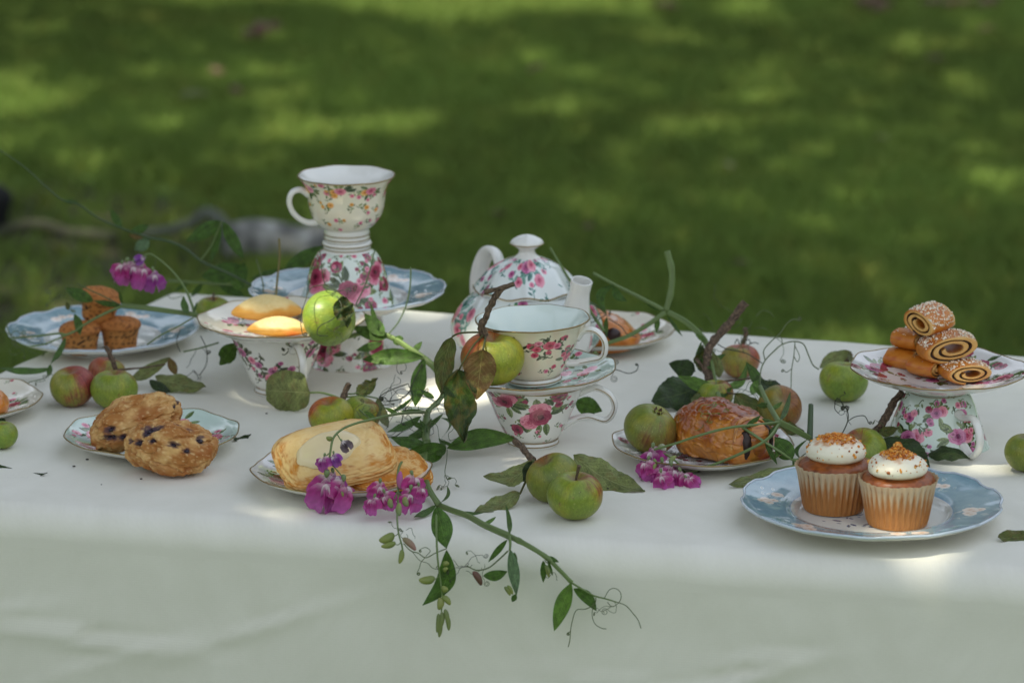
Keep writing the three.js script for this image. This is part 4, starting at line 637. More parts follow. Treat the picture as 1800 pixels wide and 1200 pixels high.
// puff pastry pillows with a pool of glaze
function puff(label, pos, S, o) {
  const t = thing('puff_pastry', label, 'pastry', pos, 'glazed puff pastries'), [A, H, C] = S;
  const top = (x, z) => { const e = Math.pow(Math.pow(Math.abs(x), 3) + Math.pow(Math.abs(z), 3), 1 / 3); return 0.42 + 0.58 * Math.pow(Math.max(0, 1 - Math.pow(e, 2.1)), 0.75); };
  const crease = (x, z) => 0.09 * Math.exp(-Math.pow((x * 0.96 + z * 0.28 - 0.52) / 0.05, 2)) * (o.crease ?? 1);
  const form = (x, y, z) => {
    const m = Math.pow(Math.pow(Math.abs(x), 4) + Math.pow(Math.abs(z), 4), 0.25) || 1e-6, s = Math.hypot(x, z) / m, q = Math.min(1, Math.pow(1 - Math.min(1, Math.abs(y)), 0.0001) * Math.sqrt(Math.max(0, 1 - Math.pow(Math.abs(y), 3.2))));
    let X = x / (Math.hypot(x, z) || 1e-6) * s * q, Z = z / (Math.hypot(x, z) || 1e-6) * s * q; const n = fbm(X * 2 + o.seed, y * 1.2, Z * 2, 4);
    const T = top(X, Z) - crease(X, Z), side = 1 - sstep(0.80, 0.95, q); let Y = y > 0 ? Math.pow(Math.min(1, y), 0.45) * T : y * 0.10; const ribs = (1 - side) * 0.011 * Math.sin(Y * 60 + n * 7 + fbm(X * 4, 0, Z * 4) * 6);
    return [X * A * (1 + 0.03 * n + ribs), Y * H * (1 + 0.05 * n) + 0.0007 * fbm(X * 9, Z * 9, o.seed, 3), Z * C * (1 + 0.03 * n + ribs)];
  };
  mesh('crust', blob(150, 110, form, (d, p) => {
    const x = p[0] / A, z = p[2] / C, y = p[1] / H, e = Math.max(Math.abs(x), Math.abs(z)), q = fbm(x * 3 + o.seed, y * 3, z * 3, 4), f = fbm(x * 16, y * 30, z * 16, 3);
    let c = mix3(bk(228, 188, 120), bk(242, 218, 166), 0.5 + q + f * 0.5); c = mix3(c, bk(206, 134, 52), sstep(0.10, 0.5, q * 0.6 + 0.35 * f + (o.brown ?? 0) + 0.30 * sstep(0.55, 0.95, e))); c = mix3(c, bk(176, 100, 34), sstep(0.2, 0.5, fbm(x * 5, y * 5 + o.seed, z * 5) + (o.brown ?? 0) * 0.8 + 0.25 * sstep(0.6, 1, e) - 0.15) * 0.75);
    if (e > 0.86) c = mix3(c, bk(236, 204, 140), sstep(-0.1, 0.25, Math.sin(y * 46 + q * 7) * 0.4 + f) * 0.75); return c; }), painted(0.7), t);
  if (o.glaze) {
    const [gx, gz, ga, gc] = o.glaze, gg = grid(48, 14, (u, v) => { const a = -u * 6.2832, r = v * (1 + 0.10 * Math.cos(a * 2 + 1) + 0.08 * n3(Math.cos(a) * 2, Math.sin(a) * 2, 3)), x = gx + Math.cos(a) * r * ga, z = gz + Math.sin(a) * r * gc; const Y = (top(x, z) - crease(x, z)) * H * (1 + 0.05 * fbm(x * 2 + o.seed, 1.2, z * 2, 4)); return [x * A * 1.0, Y + 0.0024 * Math.pow(Math.max(0, 1 - Math.pow(v, 6)), 0.5) - 0.0016 * Math.pow(v, 8) + 0.0006, z * C]; }, true);
    mesh('glaze', gg, plain(236, 216, 170, 0.3, { clearcoat: 0.4, clearcoatRoughness: 0.3 }), t); }
  return turned(t, o);
}
puff('brown puff pastry underneath, right one of the glazed pair', P(678, 832, 0.0115), [0.036, 0.019, 0.027], { seed: 33, yaw: 0.40, roll: -0.02, pitch: 0.30, brown: 0.30 });
puff('upper puff pastry with a pool of pale cream glaze on top', P(587, 806, 0.0265), [0.0480, 0.0230, 0.0345], { seed: 38, yaw: 0.40, roll: 0.14, pitch: 0.44, brown: 0.06, glaze: [-0.16, 0.22, 0.54, 0.50] });
// chocolate croissant: a roll of layered dough, its cut end towards the right front
{
  const t = thing('chocolate_croissant', 'golden brown chocolate croissant on a saucer beside an apple', 'croissant', P(1270, 795, 0.0075)), L = 0.046, Wd = 0.031, H = 0.043;
  const ang = (y, z) => Math.atan2(y, z);
  const form = (x, y, z) => {
    const a = ang(y, z), n = fbm(x * 1.5, y * 1.5, z * 1.5 + 3, 4), X = Math.sign(x) * Math.pow(Math.abs(x), x > 0 ? 0.72 : 0.85), k = Math.pow(Math.max(0, 1 - Math.pow(Math.abs(X), x > 0 ? 6 : 3.2)), x > 0 ? 0.5 : 0.55), r = Math.hypot(y, z) || 1e-6, ry = y / r, rz = z / r;
    const flake = 0.045 * sstep(-0.015, 0.015, fbm(X * 1.7 + 4, a * 1.1, 6, 3)) + 0.030 * sstep(-0.01, 0.01, fbm(X * 3 + 9, a * 1.6, 2, 3) - 0.08), lay = 0.008 * Math.sin(X * 42 + n * 9 + a * 2);
    const seam = 0.07 * sstep(0, 0.25, (a + 6.283 - 2.3) % 6.283), q = 0.90 + 0.08 * n + flake + lay + seam;
    return [X * L * (1 + 0.03 * n), (Math.max(-0.60, ry * k * q) + 0.60) / 1.6 * H * (1 - 0.10 * X * X - 0.12 * X), rz * k * q * Wd * (1 - 0.10 * X)];
  };
  mesh('crust', blob(220, 150, form, (d, p) => {
    const a = ang(d[1], d[2]), X = p[0] / L, q = fbm(p[0] * 45, p[1] * 45, p[2] * 45, 4), st = fbm(X * 13, a * 1.7, 2, 4), fine = Math.sin(X * 42 + a * 2 + q * 16), fl = sstep(-0.015, 0.015, fbm(X * 1.7 + 4, a * 1.1, 6, 3));
    let c = mix3(bk(196, 122, 50), bk(218, 156, 82), 0.5 + st + fine * 0.12); c = mix3(c, bk(150, 74, 28), sstep(-0.30, 0.35, q * 0.9 + st * 0.6 + (p[1] / H - 0.62) * 1.1 + 0.12 * fl)); c = mix3(c, bk(112, 48, 20), sstep(0.1, 0.5, fbm(X * 5, a * 2.4, 8, 4) + (p[1] / H - 0.75) * 0.8) * 0.8); c = mix3(c, bk(236, 196, 130), sstep(0.30, 0.5, st + 0.15 * fine) * 0.6); return c; }), glossMat, t);
  const end = L * 0.985;
  mesh('tongue', blob(60, 40, (x, y, z) => { const n = fbm(x * 2, y * 2, z * 2), st = 0.05 * Math.sin(y * 16 + n * 4); return [end - 0.004 + x * 0.0095, 0.0190 + y * 0.0150 * (1 + 0.12 * n), 0.0005 + z * (0.0118 + 0.002 * y) * (1 + 0.1 * n + st)]; }, (d, p) => mix3(bk(138, 70, 28), bk(208, 140, 70), 0.5 + fbm(p[0] * 130, p[1] * 340, p[2] * 60) + 0.2 * Math.sin(p[1] * 2600))), glossMat, t);
  for (const s of [-1, 1]) mesh('chocolate', blob(40, 28, (x, yy, zz) => { const n = 1 + 0.16 * fbm(x * 2, yy * 2, zz * 2 + s * 9); return [end - 0.0036 + x * 0.0062 * n - 0.0016, 0.0165 + yy * 0.0130 * n, s * 0.0125 + zz * (0.0046 + 0.0012 * yy) * n + yy * s * -0.0016]; }, (d, p) => mix3(bk(30, 17, 13), bk(56, 32, 22), 0.5 + fbm(p[0] * 400, p[1] * 400, p[2] * 400))), painted(0.4), t);
  { const lip = []; for (let m = 0; m <= 14; m++) { const a = mix(0.35, 2.5, m / 14), x = 0.78 - 0.16 * Math.sin(m / 14 * 3.14), c = Math.sqrt(1 - x * x), q = form(x, Math.sin(a) * c, Math.cos(a) * c); lip.push(V(q[0], q[1] + 0.0006, q[2] + 0.0004)); }
    mesh('layer_edge', tint(sweep(lip, (q) => 0.0022 * (0.4 + 0.6 * Math.sin(Math.PI * q)), { n: 40, sides: 8, flat: 0.6 }), (x, y, z) => mix3(bk(150, 78, 30), bk(222, 164, 92), 0.5 + fbm(x * 300, y * 300, z * 300))), glossMat, t); }
  turned(t, { yaw: -0.86, roll: 0.02 });
}
// glazed fruit pastry behind
{
  const t = thing('fruit_pastry', 'orange brown glazed pastry with dark fruit behind the teapot spout', 'pastry', P(1068, 612, 0.006));
  mesh('crust', blob(80, 56, (x, y, z) => { const n = fbm(x * 2 + 9, y * 2, z * 2, 4); return [x * 0.030 * (1 + 0.1 * n), Math.max(0, y * 0.6 + 0.4) * 0.034 * (1 + 0.15 * n) * (1 - 0.35 * x), z * 0.026 * (1 + 0.1 * n)]; }, (d, p) => mix3(bk(176, 92, 30), bk(220, 142, 58), 0.5 + fbm(p[0] * 90, p[1] * 90, p[2] * 90))), glossMat, t);
  mesh('filling', blob(24, 16, (x, y, z) => [0.004 + x * 0.008, 0.018 + y * 0.007, 0.0215 + z * 0.006], () => bk(48, 22, 18)), painted(0.3), t);
  mesh('icing', blob(40, 24, (x, y, z) => { const n = 1 + 0.3 * fbm(x * 2, y * 2, z * 2 + 5); return [-0.006 + x * 0.017 * n - y * 0.002, 0.0305 - 0.14 * (x * 0.017 * n) + y * 0.0035, 0.002 + z * 0.013 * n]; }, (d, p) => mix3(bk(214, 170, 150), bk(232, 214, 200), 0.5 + fbm(p[0] * 200, p[1] * 200, p[2] * 200))), painted(0.35), t);
}
{ const t = thing('danish', 'orange brown pastry on the saucer cut off by the left edge', 'pastry', P(-44, 732, 0.004));
  mesh('crust', blob(60, 40, (x, y, z) => { const n = fbm(x * 2 + 2, y * 2, z * 2, 4); return [x * 0.030 * (1 + 0.1 * n), Math.max(0, y * 0.6 + 0.4) * 0.026 * (1 + 0.15 * n), z * 0.026 * (1 + 0.1 * n)]; }, (d, p) => mix3(bk(186, 104, 36), bk(226, 150, 66), 0.5 + fbm(p[0] * 90, p[1] * 90, p[2] * 90))), glossMat, t); }
// rolled pastries: one strip of dough and one of dark filling wound together
function spiralBand(r0, r1, turns, off, thick, ph, full = turns) { const out = [], inn = [], n = 90; for (let k = 0; k <= n; k++) { const t = k / n, a = ph + t * turns * 6.2832, r = mix(r0, mix(r0, r1, turns / full), t) + off; const w = thick * Math.min(1, t * 14 + 0.15) / 2; out.push([Math.cos(a) * (r + w), Math.sin(a) * (r + w)]); inn.push([Math.cos(a) * Math.max(0.0002, r - w), Math.sin(a) * Math.max(0.0002, r - w)]); } return [...out, ...inn.reverse()]; }
function rolled(label, pos, o) {
  const t = thing('rolled_pastry', label, 'pastry', pos, 'rolled pastries with dark filling'), RR = o.R ?? 0.0165, L = o.L ?? 0.034, sq = o.sq ?? 0.60, turns = 2.3, pitch = RR / (turns + 0.55), rnd = rng(o.seed);
  const shape = (pts) => new THREE.Shape(pts.map(([x, y]) => new THREE.Vector2(x * (1 + 0.04 * fbm(x * 90, y * 90, o.seed)), y * sq * (1 + 0.06 * fbm(x * 90 + 5, y * 90, o.seed)))));
  const ext = (sh, depth, z, bev) => { const g = new THREE.ExtrudeGeometry(sh, { depth, steps: 7, bevelEnabled: bev > 0, bevelThickness: bev, bevelSize: bev * 0.55, bevelOffset: -bev * 0.55, bevelSegments: 3, curveSegments: 1 }); g.translate(0, 0, z); g.deleteAttribute('uv'); g.deleteAttribute('normal');
    const m = mergeVertices(g, 1e-6), p = m.attributes.position; for (let i = 0; i < p.count; i++) { const z0 = p.getZ(i) / L * 2, k = 1 + 0.10 * (1 - z0 * z0) + 0.05 * fbm(p.getX(i) * 60, p.getY(i) * 60, p.getZ(i) * 60 + o.seed), q = fbm(p.getX(i) * 120, p.getY(i) * 120, o.seed + (z0 > 0 ? 3 : 9)) * 0.0022; p.setXYZ(i, p.getX(i) * k, p.getY(i) * k, p.getZ(i) + q * Math.abs(z0)); } m.computeVertexNormals(); return m; };
  const ph = o.ph ?? 2.6, dough = ext(shape(spiralBand(pitch * 0.75, RR - pitch * 0.3, turns, 0, pitch * 0.50, ph)), L - 0.002, -L / 2 + 0.001, 0.0010), fill = ext(shape(spiralBand(pitch * 0.75, RR - pitch * 0.3, turns - 0.92, pitch * 0.5, pitch * 0.60, ph, turns)), L - 0.0036, -L / 2 + 0.0018, 0);
  mesh('dough', tint(dough, (x, y, z) => { const end = Math.abs(z) > L / 2 - 0.0022 * 1.2, r = Math.hypot(x, y / sq) / RR, q = fbm(x * 130, y * 130, z * 130 + o.seed, 4); const c = mix3(bk(190, 108, 38), bk(222, 154, 74), 0.45 + q); return end && r < 0.86 ? mix3(bk(226, 184, 118), bk(204, 152, 84), 0.4 + q * 1.2) : mix3(c, bk(182, 96, 34), sstep(0.0, 0.34, q + (y > 0 ? 0.05 : -0.02))); }), painted(0.45, { clearcoat: 0.25, clearcoatRoughness: 0.35 }), t);
  mesh('filling', tint(fill, (x, y, z) => mix3(bk(34, 20, 14), bk(70, 42, 26), 0.5 + fbm(x * 300, y * 300, z * 300))), painted(0.55), t);
  if (o.sugar !== 0) { const s = mesh('sugar', crumbs(o.sugar ?? 240, 0.00085, (R) => { const a = 0.35 + R() * 2.4, z = (R() - 0.5) * L * 0.94, k = 1 + 0.10 * (1 - 4 * z * z / L / L), tt = (() => { let q = a; while (q + 6.2832 <= ph + turns * 6.2832) q += 6.2832; return (q - ph) / (turns * 6.2832); })(), r = mix(pitch * 0.75, RR - pitch * 0.3, tt) + pitch * 0.25 + 0.0001; return [Math.cos(a) * r * k, Math.sin(a) * r * sq * k + 0.0003, z]; }, o.seed, [[0.86, 0.80, 0.68], [0.8, 0.68, 0.5]]), painted(0.35), t); s.userData.kind = 'stuff'; }
  return turned(t, o);
}
const onRoll = (px, py, h) => P(px, py, h);
rolled('rolled pastry at the left end of the bottom row on the raised saucer', onRoll(1590, 629, 0.0660), { seed: 1, yaw: 0.95, sugar: 0, R: 0.0150, L: 0.026, pitch: 0 });
rolled('rolled pastry in the middle of the bottom row, shadowed by the one above', onRoll(1630, 643, 0.0652), { seed: 2, yaw: 0.85, sugar: 20, R: 0.0140, L: 0.026 });
rolled('sugared rolled pastry at the right end of the bottom row', onRoll(1699, 651, 0.0652), { seed: 3, yaw: 0.22, R: 0.0228, L: 0.028, sq: 0.40 });
rolled('rolled pastry in the second row, left and half hidden', onRoll(1600, 594, 0.0830), { seed: 4, yaw: 0.9, sugar: 16, R: 0.0140, L: 0.024 });
rolled('big sugared rolled pastry in the second row with its swirl facing front', onRoll(1668, 607, 0.0830), { seed: 5, yaw: 0.16, roll: 0.14, R: 0.0268, L: 0.030, sq: 0.45, sugar: 380 });
rolled('topmost sugared rolled pastry of the pile, tilted to the left', onRoll(1637, 562, 0.1020), { seed: 6, yaw: -0.75, roll: -0.42, pitch: 0.05, R: 0.0180, L: 0.034, sq: 0.62, sugar: 360 });
// cupcakes
function cupcake(label, pos, o) {
  const t = thing('cupcake', label, 'cupcake', pos, 'frosted cupcakes'), Rb = 0.0236, Rt = 0.0300, H = 0.0372, N = 34;
  const wrap = grid(N * 8, 26, (u, v) => { const a = -u * 6.2832, y = v * H, ph = u * N, tri = Math.abs(ph - Math.floor(ph) - 0.5) * 4 - 1, r = mix(Rb, Rt, v) * (1 + 0.042 * tri * sstep(0.0, 0.10, v) * (0.7 + 0.6 * n3(Math.floor(ph) * 1.7, o.seed, 2)) ) + 0.0009 * sstep(0.8, 1, v); return [Math.cos(a) * r, y + (v > 0.9 ? 0.0012 * n3(ph * 0.6, o.seed, 1) : 0), Math.sin(a) * r]; }, true);
  mesh('paper_case', tint(wrap, (x, y, z) => { const a = Math.atan2(z, x), ridge = Math.sin(Math.PI * 2 * (((-a / 6.2832 + 1) % 1) * N - 0.25)) * -1, q = fbm(Math.cos(a) * 5 + o.seed, y * 60, Math.sin(a) * 5, 4), f = fbm(Math.cos(a) * 30, y * 120, Math.sin(a) * 30, 3), k = sstep(0.46, 0.92, y / H + q * 0.22 + f * 0.16 + ridge * 0.16); return mix3(mix3(bk(184, 118, 58), bk(206, 146, 84), 0.5 + f), bk(224, 200, 166), k); }), new THREE.MeshPhysicalMaterial({ vertexColors: true, roughness: 0.55, transmission: 0.3, thickness: 0, side: THREE.DoubleSide }), t);
  mesh('base', revolve([[0, 0.0004], [Rb * 0.97, 0.0004], [Rb * 1.0, 0.0010]], 64), plain(206, 160, 106, 0.7), t);
  const cake = revolve(smoothLine([[Rt * 0.93, H * 0.80], [Rt * 0.965, H * 0.93], [Rt * 0.90, H * 1.03], [Rt * 0.65, H * 1.12], [Rt * 0.3, H * 1.15], [0, H * 1.15]], 40), 90, (a, r, y) => { const n = fbm(Math.cos(a) * r * 140 + o.seed, y * 100, Math.sin(a) * r * 140, 4); return [r * (1 + 0.012 * n), y + 0.0014 * n]; });
  mesh('cake', tint(cake, (x, y, z) => { const q = fbm(x * 260, y * 260, z * 260 + o.seed, 3); return mix3(bk(120, 60, 24), bk(172, 96, 44), 0.45 + q * 1.4); }), painted(0.42, { clearcoat: 0.2, clearcoatRoughness: 0.4 }), t);
  const fr0 = o.peak ? [[0, 0], [0.019, -0.0004], [0.0242, 0.0028], [0.0248, 0.0075], [0.0215, 0.0122], [0.0150, 0.0160], [0.0080, 0.0192], [0.0040, 0.0222], [0.0016, 0.0256], [0, 0.0266]] : [[0, 0], [0.018, -0.0004], [0.0236, 0.0030], [0.0246, 0.0080], [0.0225, 0.0130], [0.0165, 0.0172], [0.0090, 0.0200], [0.0030, 0.0214], [0, 0.0216]], fr = fr0.map(([r, y]) => [r * 0.95, y * 0.90]);
  const wob = (a, r, y) => { const n = fbm(Math.cos(a) * 1.3 + o.seed, y * 50, Math.sin(a) * 1.3, 3); return [r * (1 + 0.07 * n + 0.02 * Math.sin(a * 2 + y * 260)), y * (1 + 0.05 * n)]; };
  const top = H * 1.10, fo = mesh('frosting', tint(revolve(smoothLine(fr, 60), 90, wob), (x, y, z) => { const q = fbm(x * 150 + o.seed, y * 150, z * 150, 4); return mix3(bk(243, 236, 214), bk(204, 130, 58), sstep(0.64, 0.86, y / 0.0212 + q * 0.35) * 0.85); }), painted(0.42, { clearcoat: 0.15, clearcoatRoughness: 0.4 }), t); fo.position.set(o.dx ?? 0, top, o.dz ?? 0);
  const line = smoothLine(fr, 60).filter((p) => p[1] > 0.003);
  const place = (R) => { const k = Math.min(line.length - 1, Math.floor(line.length * (0.46 + 0.54 * Math.pow(R(), 0.8)))), a = R() * 6.2832; const stray = R() < 0.10 ? Math.floor(line.length * (0.05 + 0.3 * R())) : k, [r, y] = wob(a, ...line[stray]); return [Math.cos(a) * (r + 0.0001), y + 0.0003, Math.sin(a) * (r + 0.0001)]; };
  const cr = mesh('crumbs', crumbs(620, 0.00115, place, o.seed, [bk(206, 124, 48), bk(226, 156, 74), bk(176, 96, 36), bk(232, 178, 104)]), painted(0.7), fo); cr.userData.kind = 'stuff';
  return turned(t, o);
}
cupcake('rear frosted cupcake with crumbs piled on a rounded top', P(1466, 893, 0.0042), { seed: 3, yaw: 0.4, dx: 0.001 });
cupcake('front frosted cupcake whose white frosting rises to a peak', P(1578, 918, 0.0042), { seed: 8, yaw: 1.1, peak: true, dx: -0.003 });
// ---------------------------------------------------------------- vines, twigs and leaves
// every point is [pixel x, pixel y, pixel row of the spot on the cloth below it]
function grower(t) {
  const o = t.position, at = (p) => G(p[0], p[1], p[2] ?? p[1]).sub(o), px = (p) => mpp(p[0], p[2] ?? p[1]); let seed = Math.round(Math.abs(o.x) * 7919 + o.z * -977);
  const api = { t, at,
    stem(pts, r0, r1 = r0, opt = {}) { const k = px(pts[0]); return mesh(opt.name ?? 'stem', sweep(pts.map(at), (q) => k * mix(r0, r1, q) * (1 + (opt.nodes ?? 0.0) * Math.pow(Math.abs(Math.sin(q * pts.length * 1.57)), 12)), { n: pts.length * 7, sides: 8, flat: opt.flat ?? 1, up: opt.up ?? V(0, 0.3, 1) }), opt.mat ?? stemMat, t); },
    twig(pts, r0, r1 = r0 * 0.8, name = 'twig') { const k = px(pts[0]), g = sweep(pts.map(at), (q) => k * mix(r0, r1, q), { n: pts.length * 8, sides: 10 }), p = g.attributes.position; for (let i = 0; i < p.count; i++) { const n = 1 + 0.0; p.setXYZ(i, p.getX(i) + k * r0 * 0.45 * n3(p.getX(i) * 260, p.getY(i) * 260, p.getZ(i) * 260) * n, p.getY(i) + k * r0 * 0.4 * n3(p.getX(i) * 230, p.getY(i) * 230 + 9, p.getZ(i) * 230), p.getZ(i) + k * r0 * 0.4 * n3(p.getX(i) * 240 + 5, p.getY(i) * 240, p.getZ(i) * 240)); } g.computeVertexNormals(); return mesh(name, g, barkMat, t); },
    leaf(a, b, w, opt = {}) { const A = at(a), Bq = at(b), d = Bq.clone().sub(A), L = d.length(), k = px(a); seed += 13;
      const g = sheet({ len: L, w: w * k, nu: 20, nv: 8, fold: opt.fold ?? 0.22, curl: opt.curl ?? 0.5, side: opt.side ?? -0.3, wave: opt.wave ?? 0.04, waves: opt.waves ?? 2, serr: opt.serr ?? 0, bend: opt.bend ?? 0, crumple: opt.crumple ?? 0.03, seed, profile: opt.profile ?? lanceShape, torn: opt.torn ?? 0 });
      const m = basis(d, V(...(opt.n ?? [0, 0.55, 1]))); m.setPosition(A); g.applyMatrix4(m); const o2 = mesh('leaf', g, opt.mat ?? LM.pea, t); if (opt.label) o2.userData.label = opt.label; return o2; },
    apple(a, b, w, opt = {}) { return api.leaf(a, b, w, { profile: leafShape, serr: 0.05, fold: 0.3, curl: 0.7, wave: 0.07, waves: 2.5, crumple: 0.10, mat: LM.olive, ...opt }); },
    tendril(pts, r = 0.7, coil = 0, turns = 2.2, mat = tendrilMat) { const q = pts.map(at), k = px(pts[pts.length - 1]); if (coil) { const e = q[q.length - 1], d = e.clone().sub(q[q.length - 2]).normalize(), n = toCam(e.clone().add(o)), s = V(0, 0, 0).crossVectors(n, d).normalize(); const R = coil * k; for (let i = 1; i <= turns * 8; i++) { const th = i / 8 * 6.283, rr = R * (1 - i / (turns * 11)); q.push(e.clone().addScaledVector(s, R - Math.cos(th) * rr).addScaledVector(d, Math.sin(th) * rr).addScaledVector(n, i * 0.00006)); } }
      return mesh('tendril', sweep(q, r * px(pts[0]) * 0.95, { n: q.length * 7, sides: 5 }), mat, t); },
    tangle(c, size, n, s, mat = tendrilMat, squash = 1) { const R = rng(s); for (let i = 0; i < n; i++) { const pts = []; let x = c[0] + (R() - 0.5) * size * 0.5, y = c[1] + (R() - 0.5) * size * 0.4, a = R() * 6.28; for (let k = 0; k < 9; k++) { pts.push([x, y, (c[2] ?? c[1]) + (R() - 0.5) * 5]); a += (R() - 0.35) * 1.7; x += Math.cos(a) * size * 0.17; y += Math.sin(a) * size * 0.17 * squash; } api.tendril(pts, 0.52, R() < 0.7 ? 2.5 + R() * 4 : 0, 1.6 + R(), mat); } },
    flower(p, dir, size, opt = {}) {
      const f = new THREE.Group(); f.name = 'flower'; t.add(f); const k = px(p) * size, A = at(p), h = opt.hue ?? 0; const y = V(dir[0], -dir[1], opt.out ?? 0.25), z = V(opt.yaw ?? 0.2, 0.2, 1); const m = basis(y, z); m.setPosition(A); f.applyMatrix4(m);
      const mag = opt.dry ? [0.10, 0.065, 0.075] : mix3([0.52, 0.022, 0.24], [0.30, 0.03, 0.34], h), lil = opt.dry ? [0.17, 0.12, 0.15] : mix3([0.58, 0.12, 0.44], [0.38, 0.11, 0.46], h), wht = [0.78, 0.70, 0.70], R = rng(Math.round(p[0] * 31 + p[1]));
      const col = (g, L, c0, c1, wb, tip) => tint(g, (x, yy, zz) => { const v = yy / L, q = 1 + 0.35 * n3(x * 900, yy * 220, 3) ; let c = mix3(c0, c1, sstep(0.2, 0.9, v)); c = mix3(c, wht, wb * (1 - sstep(0.02, 0.30, v + 0.1 * n3(x * 700, yy * 700, 1)))); c = mix3(c, wht, (tip ?? 0) * sstep(0.72, 1.0, v + 0.1 * n3(x * 500, yy * 500, 1))); return [c[0] * q, c[1] * q, c[2] * q]; });
      const put = (name, g, M) => { g.applyMatrix4(M); return mesh(name, g, petalMat, f); };
      const E = (rx, ry, rz, x, yy, zz) => new THREE.Matrix4().compose(V(x * k, yy * k, zz * k), new THREE.Quaternion().setFromEuler(new THREE.Euler(rx, ry, rz)), V(1, 1, 1));
      const j = () => (R() - 0.5) * 0.3;
      for (const s of [-1, 1]) put('standard_petal', col(sheet({ len: 0.72 * k, w: 0.62 * k, profile: petalShape, nu: 12, nv: 8, curl: 1.3, fold: -0.1, side: -0.5, wave: 0.06, crumple: 0.12, seed: R() * 9 }), 0.72 * k, mag, mag, 0.9, 0.15), E(0.15 + j(), s * 0.35, -s * (0.62 + j() * 0.5), s * 0.02, 0.02, 0.0));
      for (const s of [-1, 1]) put('wing_petal', col(sheet({ len: 0.80 * k, w: 0.56 * k, profile: roundShape, nu: 12, nv: 8, curl: -0.9, fold: 0.12, side: 0.5, wave: 0.05, crumple: 0.10, seed: R() * 9 }), 0.80 * k, mag, lil, 0.5), E(-0.30 + j(), s * 0.5, -s * (0.26 + j() * 0.4), s * 0.03, 0.22, 0.06));
      put('keel', col(sheet({ len: 0.42 * k, w: 0.24 * k, profile: roundShape, nu: 8, nv: 4, curl: -1.2, fold: 0.9 }), 0.42 * k, wht, lil, 0.6), E(-0.4, 0, 0, 0, 0.22, 0.12));
      const cal = blob(16, 12, (x, yy, zz) => [x * 0.075 * k * (1 - 0.25 * yy), (yy * 0.12 - 0.03) * k, zz * 0.075 * k * (1 - 0.25 * yy)], () => [0.16, 0.22, 0.09]); mesh('calyx', cal, budMat, f);
      return f; },
    bud(a, b, w, tone = [0.15, 0.20, 0.045], tip = [0.25, 0.28, 0.07]) { const A = at(a), d = at(b).sub(A), L = d.length(), k = px(a) * w / 2, m = basis(d, V(0.2, 0.3, 1)); const g = blob(18, 14, (x, y, z) => [x * k * (1 - 0.15 * y) + k * 0.3 * y * y, (y * 0.5 + 0.5) * L, z * k * 0.8], (q) => mix3(tone, tip, q[1] * 0.5 + 0.5)); m.setPosition(A); g.applyMatrix4(m); return mesh('bud', g, budMat, t); },
  }; return api;
}
const petalMat = new THREE.MeshPhysicalMaterial({ vertexColors: true, roughness: 0.55, transmission: 0.35, thickness: 0, side: THREE.DoubleSide, sheen: 0.3 });
